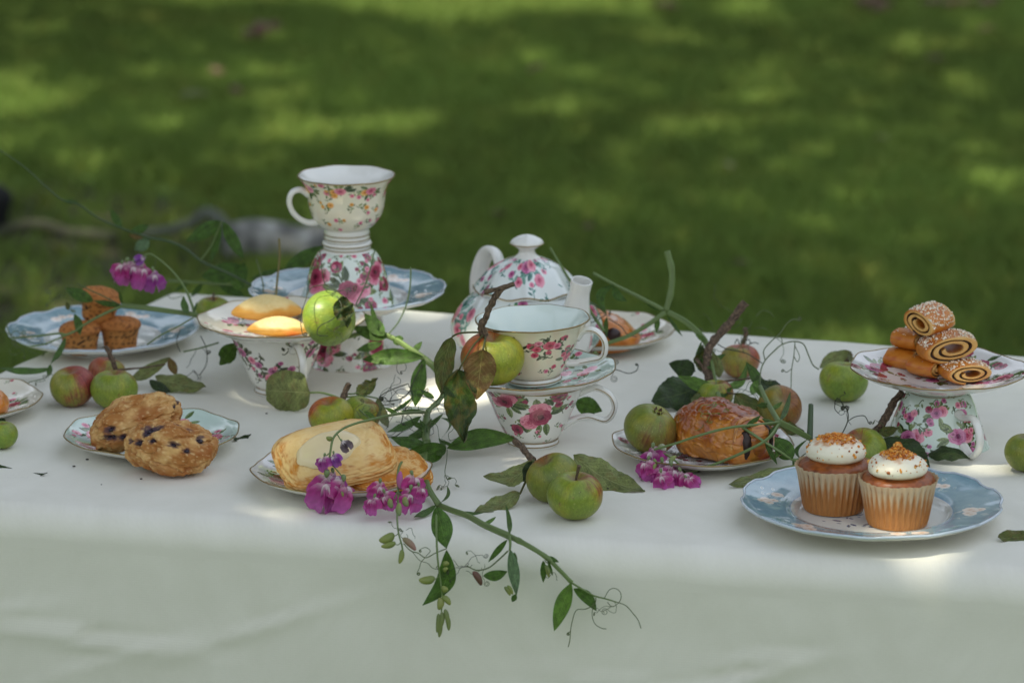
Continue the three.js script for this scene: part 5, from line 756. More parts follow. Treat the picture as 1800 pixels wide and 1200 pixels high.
// the main vine: from the raised cake saucer across the cloth and over the front edge
{
  const g = grower(thing('sweet_pea_vine', 'main flowering vine hanging over the front edge of the cloth, between pastry and cups', 'vine', P(750, 830), 'sweet pea vines')), S = (...a) => g.stem(...a);
  S([[585, 600, 690], [618, 590, 692], [655, 582, 695], [690, 594, 702], [720, 613, 714], [746, 630, 724]], 3.5, 6, { flat: 0.6 });
  S([[746, 630, 724], [772, 655, 732], [779, 690, 742], [768, 708, 750], [753, 722, 762], [748, 748, 778], [749, 778, 800]], 6, 6.5, { flat: 0.55, nodes: 0.3 });
  S([[749, 778, 800], [746, 800, 825], [744, 822, 842], [752, 856, 872], [772, 888, 900]], 5.6, 6, { flat: 0.55, nodes: 0.15 });
  S([[772, 888, 900], [795, 897, 908], [821, 906, 917], [850, 922, 934], [895, 942, 956]], 5, 6, { flat: 0.45 });
  S([[895, 942, 956], [925, 957, 968], [960, 979, 972], [985, 1003, 974], [1005, 1024, 975]], 5, 3.4, { flat: 0.4, nodes: 0.2 });
  S([[1005, 1024, 975], [1025, 1036, 976], [1045, 1047, 977], [1064, 1052, 978], [1084, 1058, 978]], 2, 1.1);
  g.leaf([745, 628, 724], [637, 632, 716], 30, { fold: 0.3, side: 0.2, n: [0.1, 0.55, 1], curl: -0.4 }); g.leaf([745, 630, 726], [729, 716, 745], 29, { n: [0.3, 0.3, 1], curl: 0.5 });
  g.leaf([740, 732, 766], [680, 760, 782], 19, { n: [0, 1, 0.6], fold: 0.35 }); g.leaf([779, 727, 762], [717, 766, 786], 13, { mat: LM.pea, n: [0.2, 1, 0.3] }); g.leaf([728, 696, 740], [684, 726, 752], 9, { n: [0, 1, 0.5] });
  g.leaf([746, 776, 798], [738, 737, 776], 17, { n: [-0.3, 0.2, 1] }); g.leaf([751, 776, 798], [759, 735, 776], 15, { n: [0.5, 0.2, 1] }); g.leaf([744, 722, 760], [703, 722, 756], 9, { n: [0, 0.6, 1] });
  g.leaf([748, 781, 804], [686, 769, 800], 24, { n: [-0.1, 0.7, 0.6] }); g.leaf([784, 787, 812], [697, 804, 828], 36, { n: [-0.1, 0.35, 1], fold: 0.1, side: 0.5, curl: -0.7, bend: -0.05 });
  S([[749, 778, 800], [765, 780, 803], [783, 787, 812]], 2.2, 1.6); g.leaf([785, 788, 812], [910, 772, 806], 37, { n: [0, 0.5, 1], fold: 0.14, bend: -0.09, curl: 0.35 }); g.leaf([784, 788, 814], [767, 800, 824], 13, {}); g.leaf([783, 786, 812], [771, 770, 796], 8, {});
  g.leaf([774, 734, 766], [770, 776, 790], 8, { bend: -0.25, n: [-0.6, 0.4, 1] }); g.leaf([770, 772, 800], [805, 786, 806], 6, {});
  // flower stalk arching over the pastry
  S([[745, 724, 768], [700, 727, 815], [654, 737, 852], [622, 745, 866], [600, 755, 876], [586, 769, 884], [581, 790, 892], [578, 812, 897]], 3, 1.8, { mat: stemMat });
  g.bud([584, 772, 888], [573, 770, 890], 9, [0.14, 0.18, 0.05]); S([[592, 762, 880], [598, 772, 886], [602, 776, 888]], 1, 1); g.flower([600, 774, 888], [0.5, 0.4], 24, { dry: 1, out: 0.5 });
  g.flower([586, 796, 896], [0.1, 1], 26, { hue: 1.1, yaw: -0.5 }); g.flower([570, 800, 898], [-0.35, 1], 30, { hue: 0.6, yaw: -0.8 }); S([[580, 795, 884], [574, 800, 888], [571, 802, 890]], 1, 1);
  g.flower([574, 834, 900], [-0.1, 1], 68, { hue: 0.25, out: 0.2, yaw: 0.1 }); g.flower([585, 828, 894], [0.25, 1], 44, { hue: 0.7, yaw: 0.7 }); g.flower([604, 842, 900], [0.05, 1], 58, { hue: 0.05, yaw: 1.4 }); S([[578, 812, 892], [592, 826, 896], [603, 840, 898]], 1.1, 1); g.bud([596, 862, 904], [604, 872, 904], 8, [0.12, 0.15, 0.05]);
  // second flower stalk
  S([[746, 800, 825], [722, 802, 842], [706, 812, 862], [699, 832, 884], [700, 870, 910], [698, 913, 944], [701, 939, 958], [707, 962, 964], [708, 974, 966]], 2.6, 1.4);
  g.flower([668, 846, 905], [-0.1, 1], 40, { hue: 0.0 }); g.flower([675, 864, 912], [0.3, 1], 36, { hue: 0.05, yaw: -0.5 }); g.flower([658, 872, 915], [-0.35, 0.9], 34, { hue: 0.1, yaw: -0.9 }); g.flower([724, 832, 905], [0.3, 0.9], 42, { hue: 0.0, yaw: 0.8 }); g.flower([722, 858, 914], [-0.1, 1], 46, { hue: 0.05, yaw: 0.1 }); g.flower([736, 852, 914], [0.3, 1], 34, { hue: 0.1, yaw: 1 }); g.bud([703, 860, 905], [702, 828, 895], 12, [0.30, 0.10, 0.16], [0.45, 0.08, 0.30]);
  S([[700, 862, 908], [688, 880, 915], [682, 876, 915]], 1.1, 1); S([[700, 866, 910], [714, 874, 914], [722, 862, 914]], 1.1, 1); g.bud([687, 893, 930], [684, 876, 925], 10, [0.12, 0.15, 0.05]); g.bud([714, 890, 930], [710, 873, 925], 11, [0.13, 0.16, 0.05]); g.bud([700, 906, 938], [701, 884, 930], 11, [0.13, 0.18, 0.06]);
  g.bud([694, 941, 958], [667, 953, 960], 17); g.bud([696, 955, 962], [670, 962, 962], 11); g.bud([708, 966, 966], [703, 991, 968], 10); g.bud([709, 944, 962], [732, 966, 964], 12, [0.20, 0.18, 0.08], [0.32, 0.16, 0.14]); S([[700, 937, 958], [697, 940, 958], [693, 942, 958]], 0.8, 0.8); S([[705, 952, 962], [700, 957, 962], [695, 957, 962]], 0.8, 0.8);
  g.tendril([[709, 955, 964], [722, 968, 966], [735, 972, 968], [748, 980, 968], [765, 972, 966], [785, 964, 964]], 1.1); g.tendril([[747, 980, 968], [740, 988, 968], [737, 998, 969], [733, 1007, 969]], 0.7, 3); g.tendril([[725, 970, 966], [738, 985, 968], [752, 990, 968], [760, 998, 968], [768, 1000, 968]], 0.7, 3, 1.2); g.tendril([[748, 978, 968], [756, 968, 967], [748, 962, 966], [738, 966, 966]], 0.7, 2.5, 1.5); g.tangle([712, 936, 956], 22, 3, 5);
  // node on the edge of the cloth
  g.leaf([766, 888, 902], [727, 909, 918], 15, { n: [0, 0.9, 0.7] }); g.leaf([770, 886, 902], [786, 854, 884], 9, { n: [-0.5, 0.4, 1], bend: 0.12 }); g.leaf([797, 898, 908], [851, 901, 914], 9, { n: [0, 1, 0.6] });
  g.leaf([767, 890, 955], [785, 964, 966], 38, { n: [-0.1, 0.1, 1], curl: 0.25, fold: 0.08, profile: lanceShape }); g.leaf([785, 966, 968], [742, 1064, 972], 34, { n: [0.1, 0.05, 1], curl: 0.3, fold: 0.12, bend: -0.2 }); 
  S([[767, 900, 955], [767, 930, 962], [769, 979, 968], [774, 1020, 970], [777, 1045, 972], [776, 1075, 973]], 2.2, 1.2);
  g.bud([778, 992, 968], [789, 988, 968], 10); g.bud([779, 1004, 970], [786, 997, 970], 8); g.bud([765, 1018, 970], [736, 1022, 970], 15); S([[774, 1013, 970], [769, 1015, 970], [764, 1018, 970]], 0.9, 0.9); g.bud([776, 1038, 972], [786, 1032, 972], 13); g.bud([778, 1046, 972], [793, 1062, 973], 11); g.bud([776, 1050, 972], [773, 1072, 973], 13, [0.24, 0.26, 0.08]);
  for (const [a, b] of [[[772, 1078, 973], [769, 1112, 974]], [[778, 1075, 973], [776, 1104, 974]], [[783, 1070, 973], [788, 1096, 974]], [[774, 1090, 973], [773, 1120, 974]], [[786, 1080, 973], [790, 1108, 974]]]) g.bud(a, b, 9, [0.13, 0.17, 0.05], [0.2, 0.24, 0.08]);
  g.leaf([896, 940, 956], [889, 886, 930], 10, { n: [-0.2, 0.2, 1] }); g.leaf([892, 948, 964], [858, 988, 968], 11, { n: [0.1, 0.3, 1] }); g.leaf([897, 965, 968], [908, 1047, 974], 21, { mat: LM.peaPale, n: [-0.15, 0.1, 1], fold: 0.1, curl: 0.3 }); g.leaf([904, 970, 967], [907, 996, 968], 8, {}); S([[895, 943, 960], [897, 955, 966], [896, 968, 968]], 3, 2, {});
  S([[893, 968, 968], [875, 985, 970], [858, 998, 971], [838, 1002, 972], [820, 994, 972]], 1.5, 0.9, { mat: tendrilMat }); g.tangle([825, 990, 972], 30, 4, 21, tendrilDark); g.tangle([850, 994, 972], 26, 3, 22); g.leaf([849, 1012, 972], [892, 1004, 972], 19, { n: [0, 0.3, 1], bend: 0.08 }); g.bud([833, 1003, 972], [848, 1028, 973], 12, [0.12, 0.05, 0.03], [0.10, 0.05, 0.03]); g.bud([888, 1030, 974], [898, 1046, 974], 8, [0.12, 0.16, 0.05]); g.bud([893, 1028, 974], [902, 1044, 974], 7); g.leaf([907, 1044, 974], [900, 1058, 975], 10, {});
  g.leaf([955, 985, 972], [955, 1024, 975], 12, { n: [-0.2, 0.1, 1] }); g.leaf([961, 977, 972], [983, 988, 974], 8, {}); g.bud([960, 992, 974], [966, 1014, 975], 8, [0.12, 0.17, 0.05]); g.tangle([966, 1008, 975], 18, 3, 33); g.leaf([963, 985, 974], [972, 1012, 975], 6, {});
  g.leaf([1004, 1024, 976], [974, 1109, 980], 29, { n: [0.15, 0.1, 1], fold: 0.15, curl: 0.3, mat: LM.peaLight }); g.leaf([1008, 1034, 976], [1049, 1074, 979], 21, { n: [0, 0.3, 1], curl: 0.5, bend: -0.1 });
  g.tendril([[1048, 1048, 977], [1046, 1060, 978], [1030, 1070, 979], [1014, 1072, 980], [1006, 1092, 980], [1003, 1110, 980], [1002, 1124, 981], [999, 1137, 981]], 0.9); g.tendril([[1003, 1110, 980], [998, 1112, 980]], 0.8, 2.5); g.tendril([[1044, 1060, 978], [1041, 1080, 979], [1046, 1096, 980], [1058, 1104, 980], [1066, 1105, 980]], 0.8); g.tendril([[1084, 1058, 978], [1100, 1064, 979], [1113, 1078, 980], [1122, 1090, 980], [1127, 1104, 981]], 0.9); g.tendril([[1062, 1052, 978], [1072, 1036, 978], [1082, 1034, 978], [1091, 1042, 978], [1090, 1056, 978], [1076, 1066, 979], [1068, 1058, 978]], 0.8); g.tangle([1076, 1062, 979], 26, 3, 44);
  // upper end by the raised saucer
  g.leaf([680, 594, 702], [618, 574, 694], 24, { n: [0.1, 0.4, 1], mat: LM.pea }); g.leaf([676, 590, 702], [640, 551, 694], 26, { n: [0.2, 0.2, 1] }); g.leaf([672, 602, 702], [626, 616, 704], 15, { n: [0, 0.4, 1] }); g.leaf([664, 578, 700], [651, 533, 694], 9, { n: [0.2, 0.1, 1] }); g.leaf([690, 596, 704], [708, 604, 706], 14, {}); g.leaf([694, 592, 704], [710, 596, 706], 10, {});
  g.tendril([[684, 586, 702], [700, 566, 698], [714, 536, 694], [721, 500, 692], [722, 469, 690]], 1.5, 0, 0, stemDark); g.tendril([[625, 535, 692], [640, 505, 690], [652, 468, 688], [659, 437, 686]], 1.2, 0, 0, stemDark); g.tendril([[586, 585, 690], [562, 600, 704], [540, 625, 706], [530, 650, 708]], 1.4, 0, 0, stemDark); g.tendril([[610, 526, 724], [590, 510, 722], [572, 500, 722], [562, 440, 720]], 0.8, 0, 0, tendrilDark); g.tendril([[572, 500, 722], [548, 505, 724], [536, 530, 732], [528, 560, 738], [532, 588, 742]], 0.8, 4, 1.5, tendrilDark); g.tendril([[592, 520, 730], [600, 540, 735], [585, 560, 739], [560, 575, 741], [558, 588, 742], [576, 590, 742]], 0.8, 0, 0, tendrilDark); g.tangle([596, 588, 742], 36, 5, 55, tendrilMat, 0.5); g.tangle([590, 522, 730], 34, 3, 56, tendrilDark);
  for (const [a, b, w] of [[[752, 752, 782], [722, 742, 782], 11], [[750, 760, 786], [716, 770, 796], 13], [[764, 700, 748], [738, 684, 742], 11], [[776, 676, 738], [800, 700, 746], 10], [[700, 728, 816], [676, 716, 812], 8], [[660, 736, 850], [640, 722, 846], 8], [[758, 866, 880], [736, 872, 888], 9], [[850, 922, 934], [872, 908, 928], 8], [[720, 613, 714], [700, 630, 718], 12], [[726, 618, 716], [742, 600, 710], 11]]) g.leaf(a, b, w, { mat: w > 9 ? LM.pea : LM.peaLight, n: [0.15 * (w - 10), 0.6, 1] });
  // fine tendrils in the tangle left of the stem
  g.tendril([[742, 640, 728], [728, 668, 735], [718, 690, 742], [700, 702, 748], [680, 705, 752]], 1.2, 0, 0, tendrilDark); g.tendril([[718, 674, 738], [690, 684, 742], [668, 696, 748]], 1, 5, 2, tendrilDark); g.tendril([[718, 676, 738], [726, 700, 750], [712, 720, 760], [706, 745, 772]], 0.9, 3, 2, tendrilDark);
  g.tangle([682, 705, 752], 60, 6, 61, tendrilDark); g.tangle([706, 735, 768], 60, 6, 62, tendrilDark); g.tangle([700, 665, 735], 40, 3, 63, tendrilDark); g.tangle([772, 725, 768], 46, 4, 64, tendrilDark); g.tendril([[786, 790, 815], [785, 810, 838], [782, 830, 850], [786, 842, 860]], 0.8, 4, 3, tendrilMat); g.tangle([786, 838, 858], 22, 3, 66, tendrilMat); g.tangle([792, 780, 812], 36, 3, 67, tendrilMat);
}
// vine reaching left from the cake saucer over the muffins
{
  const g = grower(thing('sweet_pea_vine', 'flowering vine reaching left from the cake saucer across the muffin plate', 'vine', P(342, 640), 'sweet pea vines')), S = (...a) => g.stem(...a);
  S([[372, 568, 676], [355, 560, 668], [342, 553, 660], [300, 547, 650], [255, 541, 644], [214, 537, 638]], 4.2, 5, { flat: 0.6 });
  S([[214, 538, 638], [190, 548, 640], [160, 563, 644], [142, 574, 646]], 2.6, 1.8); S([[130, 582, 648], [116, 588, 650], [103, 586, 650], [70, 590, 646], [20, 594, 640]], 2.2, 1.5); S([[142, 574, 646], [128, 584, 648], [116, 588, 650]], 1.8, 1.5); S([[116, 588, 650], [95, 598, 652], [72, 606, 650], [54, 608, 648]], 1.6, 1.2);
  g.leaf([212, 537, 638], [163, 528, 636], 11, {}); g.leaf([164, 529, 636], [114, 506, 634], 22, { n: [0, 0.5, 1] }); g.leaf([130, 552, 640], [141, 589, 650], 17, { n: [-0.3, 0.2, 1] }); g.leaf([115, 592, 652], [88, 640, 666], 13, { n: [-0.4, 0.4, 1] }); g.leaf([88, 640, 672], [84, 662, 676], 10, {});
  g.leaf([92, 648, 672], [-6, 646, 672], 19, { n: [0, 1, 0.5], mat: LM.pea }); g.leaf([214, 535, 638], [208, 510, 636], 6, {}); g.tendril([[214, 537, 638], [180, 520, 636], [150, 506, 634], [135, 498, 632]], 1.2); g.tangle([30, 606, 646], 42, 6, 71, tendrilMat, 0.6); g.tangle([110, 520, 640], 26, 4, 72); g.tendril([[20, 594, 640], [14, 582, 638], [10, 566, 636]], 1); g.leaf([120, 545, 642], [116, 530, 640], 9, { mat: LM.olive });
  S([[342, 553, 660], [335, 530, 652], [323, 504, 646], [300, 474, 642], [276, 453, 640]], 2.6, 1.5); S([[276, 453, 640], [262, 446, 640], [250, 450, 640], [240, 456, 640], [226, 458, 640]], 1.4, 1);
  for (const [p, d, s, o] of [[[222, 458, 640], [-0.5, 0.9], 44, { hue: 0, yaw: -0.6 }], [[236, 458, 640], [-0.2, 1], 46, { hue: 0.25, yaw: 0.2 }], [[248, 462, 640], [0.1, 1], 46, { hue: 0.15, yaw: 0.5 }], [[268, 474, 640], [0.15, 1], 40, { hue: 0.7, yaw: 0.3 }], [[255, 452, 640], [-0.6, 0.2], 20, { hue: 1.2 }], [[214, 462, 640], [-0.3, 1], 34, { hue: 0.05, yaw: -1 }]]) g.flower(p, d, s, o);
  g.tendril([[274, 455, 640], [272, 466, 640], [268, 476, 640]], 1); g.leaf([328, 552, 660], [322, 520, 650], 15, { n: [0.4, 0.2, 1] }); g.leaf([340, 548, 660], [346, 530, 654], 5, {}); g.tendril([[342, 556, 662], [310, 575, 664], [280, 590, 668], [258, 606, 668]], 1.4, 0, 0, stemMat); g.tangle([336, 645, 668], 44, 5, 73, tendrilDark); g.tendril([[352, 590, 668], [362, 612, 668], [362, 640, 668], [350, 660, 668]], 0.9, 0, 0, tendrilDark); g.tendril([[384, 602, 668], [350, 612, 668], [322, 618, 668]], 1.6, 0, 0, stemMat); g.tendril([[316, 580, 666], [310, 600, 668], [316, 618, 668]], 0.9, 0, 0, tendrilDark);
  g.leaf([296, 628, 668], [310, 660, 672], 16, { mat: LM.brown, n: [0.2, 0.3, 1] }); g.tendril([[84, 662, 678], [66, 668, 680], [50, 672, 682], [44, 678, 684]], 0.8, 0, 0, tendrilMat); g.tangle([78, 664, 680], 18, 3, 74, tendrilMat, 0.5);
}
// vine rising at the far left corner behind the cakes
{
  const g = grower(thing('sweet_pea_vine', 'leafy vine arching up at the far left corner of the table, against the dark grass', 'vine', P(380, 560), 'sweet pea vines')), S = (...a) => g.stem(...a);
  S([[-4, 262, 548], [40, 292, 548], [80, 328, 550], [110, 352, 552], [135, 358, 553], [170, 382, 555], [210, 400, 558], [262, 418, 562]], 1.0, 2.0, { mat: stemDark }); S([[262, 418, 562], [300, 425, 565], [330, 440, 567], [352, 458, 568], [400, 480, 570], [450, 505, 572]], 2.4, 2.4, { flat: 0.6, mat: stemDark }); S([[295, 493, 560], [350, 497, 562], [400, 500, 565], [440, 504, 568], [470, 520, 572]], 2.4, 2);
  g.leaf([214, 402, 558], [193, 366, 556], 13, { n: [0.3, 0.2, 1] }); g.leaf([228, 408, 560], [262, 396, 560], 16, { mat: LM.pea }); g.leaf([110, 352, 552], [138, 356, 553], 9, {}); g.leaf([250, 418, 562], [225, 412, 560], 10, { mat: LM.brown }); g.leaf([262, 420, 562], [236, 440, 564], 22, { mat: LM.peaPale });
  S([[352, 458, 568], [372, 430, 568], [389, 389, 568]], 1.5, 1.5); g.leaf([389, 388, 568], [326, 424, 566], 26, { n: [0.2, 0.5, 1] }); g.leaf([387, 390, 568], [368, 464, 570], 15, { n: [-0.3, 0.1, 1] }); g.leaf([391, 389, 568], [428, 456, 570], 22, { n: [0.2, 0.2, 1] }); g.leaf([428, 460, 570], [425, 504, 572], 17, { n: [0, 0.1, 1] }); g.leaf([354, 486, 562], [434, 470, 566], 36, { n: [0, 0.5, 1] }); g.leaf([356, 498, 560], [334, 522, 562], 10, {}); g.leaf([384, 500, 562], [430, 520, 568], 17, {}); g.leaf([330, 496, 560], [306, 512, 562], 8, {}); g.leaf([440, 490, 568], [500, 472, 570], 14, {}); g.leaf([498, 474, 572], [568, 432, 575], 26, { n: [0, 0.4, 1], mat: LM.pea }); g.leaf([432, 508, 570], [456, 496, 572], 16, { mat: LM.peaLight }); g.leaf([430, 506, 570], [404, 492, 568], 18, { mat: LM.peaLight });
  g.tendril([[484, 524, 640], [487, 490, 632], [491, 450, 628], [490, 419, 624]], 2.2, 0, 0, plain(122, 112, 62, 0.6)); g.tendril([[462, 522, 640], [462, 500, 632], [456, 476, 626], [450, 455, 622]], 1.3); g.tangle([470, 480, 575], 24, 3, 81); g.tendril([[290, 512, 560], [300, 524, 562], [322, 520, 562]], 0.8); g.leaf([446, 520, 640], [436, 506, 636], 8, { mat: LM.peaLight });
}
// vine behind the middle cups and over the croissant
{
  const g = grower(thing('sweet_pea_vine', 'long vine with cut upright stalks running from the middle cups over the croissant', 'vine', P(1172, 700), 'sweet pea vines')), S = (...a) => g.stem(...a);
  S([[1173, 441, 662], [1181, 475, 664], [1180, 510, 666], [1171, 546, 668]], 5.6, 5, { flat: 0.5, nodes: 0.2 }); S([[1043, 480, 660], [1080, 500, 662], [1120, 520, 664], [1166, 544, 668]], 2.6, 3.4); S([[1066, 604, 672], [1105, 590, 672], [1140, 570, 670], [1170, 548, 668]], 3.2, 4.6, { flat: 0.5 }); S([[1050, 620, 674], [1030, 634, 676], [1018, 640, 676]], 5, 3, { flat: 0.5 });
  S([[1174, 548, 668], [1205, 565, 674], [1236, 594, 684], [1246, 612, 692]], 4.5, 5.5, { flat: 0.45 }); g.leaf([1160, 546, 668], [1135, 533, 666], 5, {}); g.leaf([1158, 556, 668], [1154, 584, 672], 11, { n: [0.3, 0.1, 1] }); g.leaf([1172, 553, 668], [1200, 591, 676], 6, {}); g.leaf([1176, 548, 668], [1200, 560, 670], 8, {});
  S([[967, 435, 652], [985, 465, 655], [1010, 505, 660], [1040, 550, 668], [1062, 582, 672]], 1.8, 3); g.leaf([1064, 552, 668], [980, 554, 664], 9, { curl: -1.5, bend: 0.22, n: [0, 1, 0.4] }); g.leaf([1066, 553, 668], [1085, 498, 662], 18, { bend: -0.35, n: [0.3, 0.1, 1] }); g.leaf([1078, 500, 662], [1103, 530, 666], 16, { n: [0.2, 0.4, 1], bend: 0.15 }); g.leaf([1067, 556, 668], [1066, 594, 672], 10, { n: [0.5, 0.1, 1] }); g.tendril([[1066, 553, 668], [1040, 566, 670], [1025, 556, 668], [1014, 552, 668]], 0.8, 5, 2.2, tendrilDark); g.tangle([1036, 566, 670], 34, 4, 91, tendrilDark); g.tendril([[1070, 560, 668], [1092, 574, 670], [1104, 588, 672], [1120, 592, 672]], 0.9, 0, 0, tendrilDark); g.tendril([[1045, 634, 676], [1062, 648, 700], [1085, 650, 700], [1105, 656, 704], [1118, 652, 704], [1122, 642, 700]], 0.9, 3, 1.5, tendrilDark); g.tangle([1062, 650, 690], 22, 3, 92, tendrilDark);
  // over the croissant
  S([[1246, 612, 692], [1252, 640, 704], [1262, 688, 724]], 3, 2.5); S([[1262, 688, 724], [1268, 710, 760], [1278, 736, 812], [1310, 754, 832], [1344, 776, 838], [1372, 794, 836], [1396, 808, 830], [1432, 801, 820]], 4, 3, { flat: 0.6 }); S([[1150, 790, 840], [1185, 780, 842], [1230, 765, 842], [1280, 752, 838], [1335, 746, 830], [1370, 742, 818]], 2, 2.6); S([[1205, 832, 842], [1250, 818, 844], [1300, 798, 844], [1346, 774, 838], [1370, 744, 818]], 2.2, 3); S([[1370, 742, 818], [1352, 712, 790], [1336, 678, 752]], 5, 4, { flat: 0.5 });
  g.leaf([1262, 688, 726], [1191, 660, 716], 24, { mat: LM.peaLight, n: [0, 0.5, 1] }); g.leaf([1258, 676, 724], [1313, 637, 708], 17, { mat: LM.peaLight, bend: 0.22, curl: 0.9, n: [-0.2, 0.6, 0.8] }); g.leaf([1336, 678, 742], [1312, 636, 722], 20, { n: [-0.2, 0.2, 1] }); g.leaf([1332, 668, 740], [1322, 694, 748], 17, { mat: LM.peaLight }); g.leaf([1278, 736, 812], [1258, 706, 800], 9, {}); g.leaf([1278, 734, 812], [1304, 722, 812], 9, { mat: LM.peaLight }); g.tangle([1240, 728, 822], 40, 5, 93, plain(116, 138, 62, 0.5), 0.5); g.tangle([1300, 690, 735], 44, 4, 94);
  S([[1370, 742, 818], [1395, 754, 812], [1424, 770, 806]], 6, 5, { flat: 0.4 }); g.leaf([1372, 740, 816], [1390, 688, 790], 11, { n: [-0.3, 0.1, 1] }); g.leaf([1366, 744, 818], [1329, 738, 822], 12, {}); g.leaf([1372, 744, 818], [1352, 772, 834], 12, { n: [0.3, 0.2, 1] }); g.leaf([1345, 779, 838], [1367, 817, 842], 9, { n: [-0.3, 0.2, 1] }); g.leaf([1394, 806, 832], [1362, 768, 830], 34, { n: [0.2, 0.3, 1], profile: leafShape }); g.leaf([1393, 810, 824], [1420, 822, 826], 22, { n: [0, 0.6, 1], profile: leafShape });
  S([[1424, 772, 806], [1425, 740, 792], [1426, 711, 780]], 5.5, 4.5, { flat: 0.6, mat: stemDark }); g.leaf([1424, 775, 808], [1438, 796, 816], 15, {}); g.leaf([1432, 769, 806], [1482, 762, 804], 11, { n: [0, 1, 0.8] }); g.leaf([1420, 772, 806], [1408, 807, 816], 8, { bend: 0.3, n: [-0.4, 0.2, 1] }); g.tendril([[1400, 810, 822], [1418, 796, 820], [1432, 790, 818]], 0.9, 0, 0, stemDark);
  g.tendril([[1476, 770, 804], [1486, 752, 800], [1491, 738, 798], [1490, 722, 792], [1486, 715, 790]], 1.2, 4, 2.5, tendrilDark); g.tangle([1484, 720, 792], 24, 4, 95, tendrilDark); g.tendril([[1491, 740, 798], [1505, 732, 796], [1520, 731, 796], [1528, 744, 800]], 0.9, 3, 1.2, tendrilDark); g.tendril([[1484, 712, 790], [1472, 700, 786], [1468, 718, 788], [1474, 726, 790]], 0.8, 0, 0, tendrilDark);
  g.tendril([[1336, 676, 742], [1338, 650, 732], [1345, 634, 725], [1360, 618, 718], [1376, 605, 712], [1396, 600, 710], [1412, 604, 710], [1422, 625, 712], [1430, 642, 714], [1440, 649, 716]], 1.3, 0, 0, tendrilMat); g.tendril([[1345, 632, 725], [1343, 616, 718], [1356, 600, 712], [1372, 585, 706], [1384, 568, 702], [1396, 561, 700], [1405, 563, 700]], 1.1, 3.5, 1.5); g.tendril([[1376, 604, 712], [1374, 594, 710], [1370, 588, 708]], 0.8); g.tendril([[1398, 601, 710], [1396, 625, 714], [1392, 650, 718], [1391, 680, 726], [1388, 700, 735]], 0.9); g.tendril([[1397, 606, 710], [1406, 628, 714], [1402, 636, 715], [1396, 626, 714]], 0.8); g.tendril([[1392, 648, 718], [1382, 654, 720], [1378, 650, 720]], 0.8, 2.5, 1.2);
  g.tangle([1312, 570, 668], 60, 7, 96, tendrilMat, 1.2); g.tendril([[1255, 600, 690], [1275, 612, 694], [1310, 620, 700], [1340, 638, 712]], 1, 0, 0, tendrilDark); g.tendril([[1330, 555, 668], [1340, 546, 666], [1352, 548, 668], [1360, 556, 668]], 0.7);
  // more small leaves in the tangle over the croissant
  for (const [a, b, w] of [[[1290, 742, 822], [1262, 726, 820], 9], [[1310, 752, 832], [1338, 730, 828], 10], [[1372, 794, 836], [1352, 808, 840], 9], [[1264, 700, 730], [1288, 680, 724], 11], [[1256, 650, 708], [1232, 628, 700], 12], [[1252, 634, 702], [1276, 622, 698], 10], [[1352, 712, 790], [1330, 712, 788], 11], [[1356, 720, 794], [1376, 706, 788], 9], [[1240, 600, 688], [1222, 586, 684], 8], [[1344, 700, 760], [1322, 676, 752], 8]]) g.leaf(a, b, w, { mat: w > 9 ? LM.pea : LM.peaLight, n: [0.2 * (w - 10), 0.5, 1] });
  // the flower head that lies on the cloth
  S([[1205, 832, 838], [1190, 812, 838], [1165, 795, 834]], 2, 1.6);
  for (const [p, d, s, o] of [[[1148, 784, 836], [-0.1, 0.9], 46, { hue: 0.3, yaw: -0.5 }], [[1140, 806, 846], [-0.35, 1], 40, { hue: 0.05, yaw: -0.8 }], [[1164, 810, 846], [0.1, 1], 48, { hue: 0.2 }], [[1180, 816, 850], [0.15, 1], 46, { hue: 0.1, yaw: 0.5 }], [[1196, 826, 852], [0.5, 0.8], 42, { hue: 0.0, yaw: 0.8 }], [[1162, 828, 858], [0.2, 0.9], 38, { hue: 0.1, yaw: -0.2 }], [[1206, 838, 856], [0.8, 0.5], 30, { hue: 0.02, yaw: 1 }]]) g.flower(p, d, s, o);
  g.bud([1158, 782, 836], [1172, 790, 838], 12, [0.18, 0.22, 0.08], [0.5, 0.5, 0.4]); g.bud([1152, 806, 842], [1150, 826, 848], 9, [0.16, 0.22, 0.08]); g.bud([1176, 812, 844], [1188, 800, 842], 9, [0.16, 0.22, 0.08]);
}
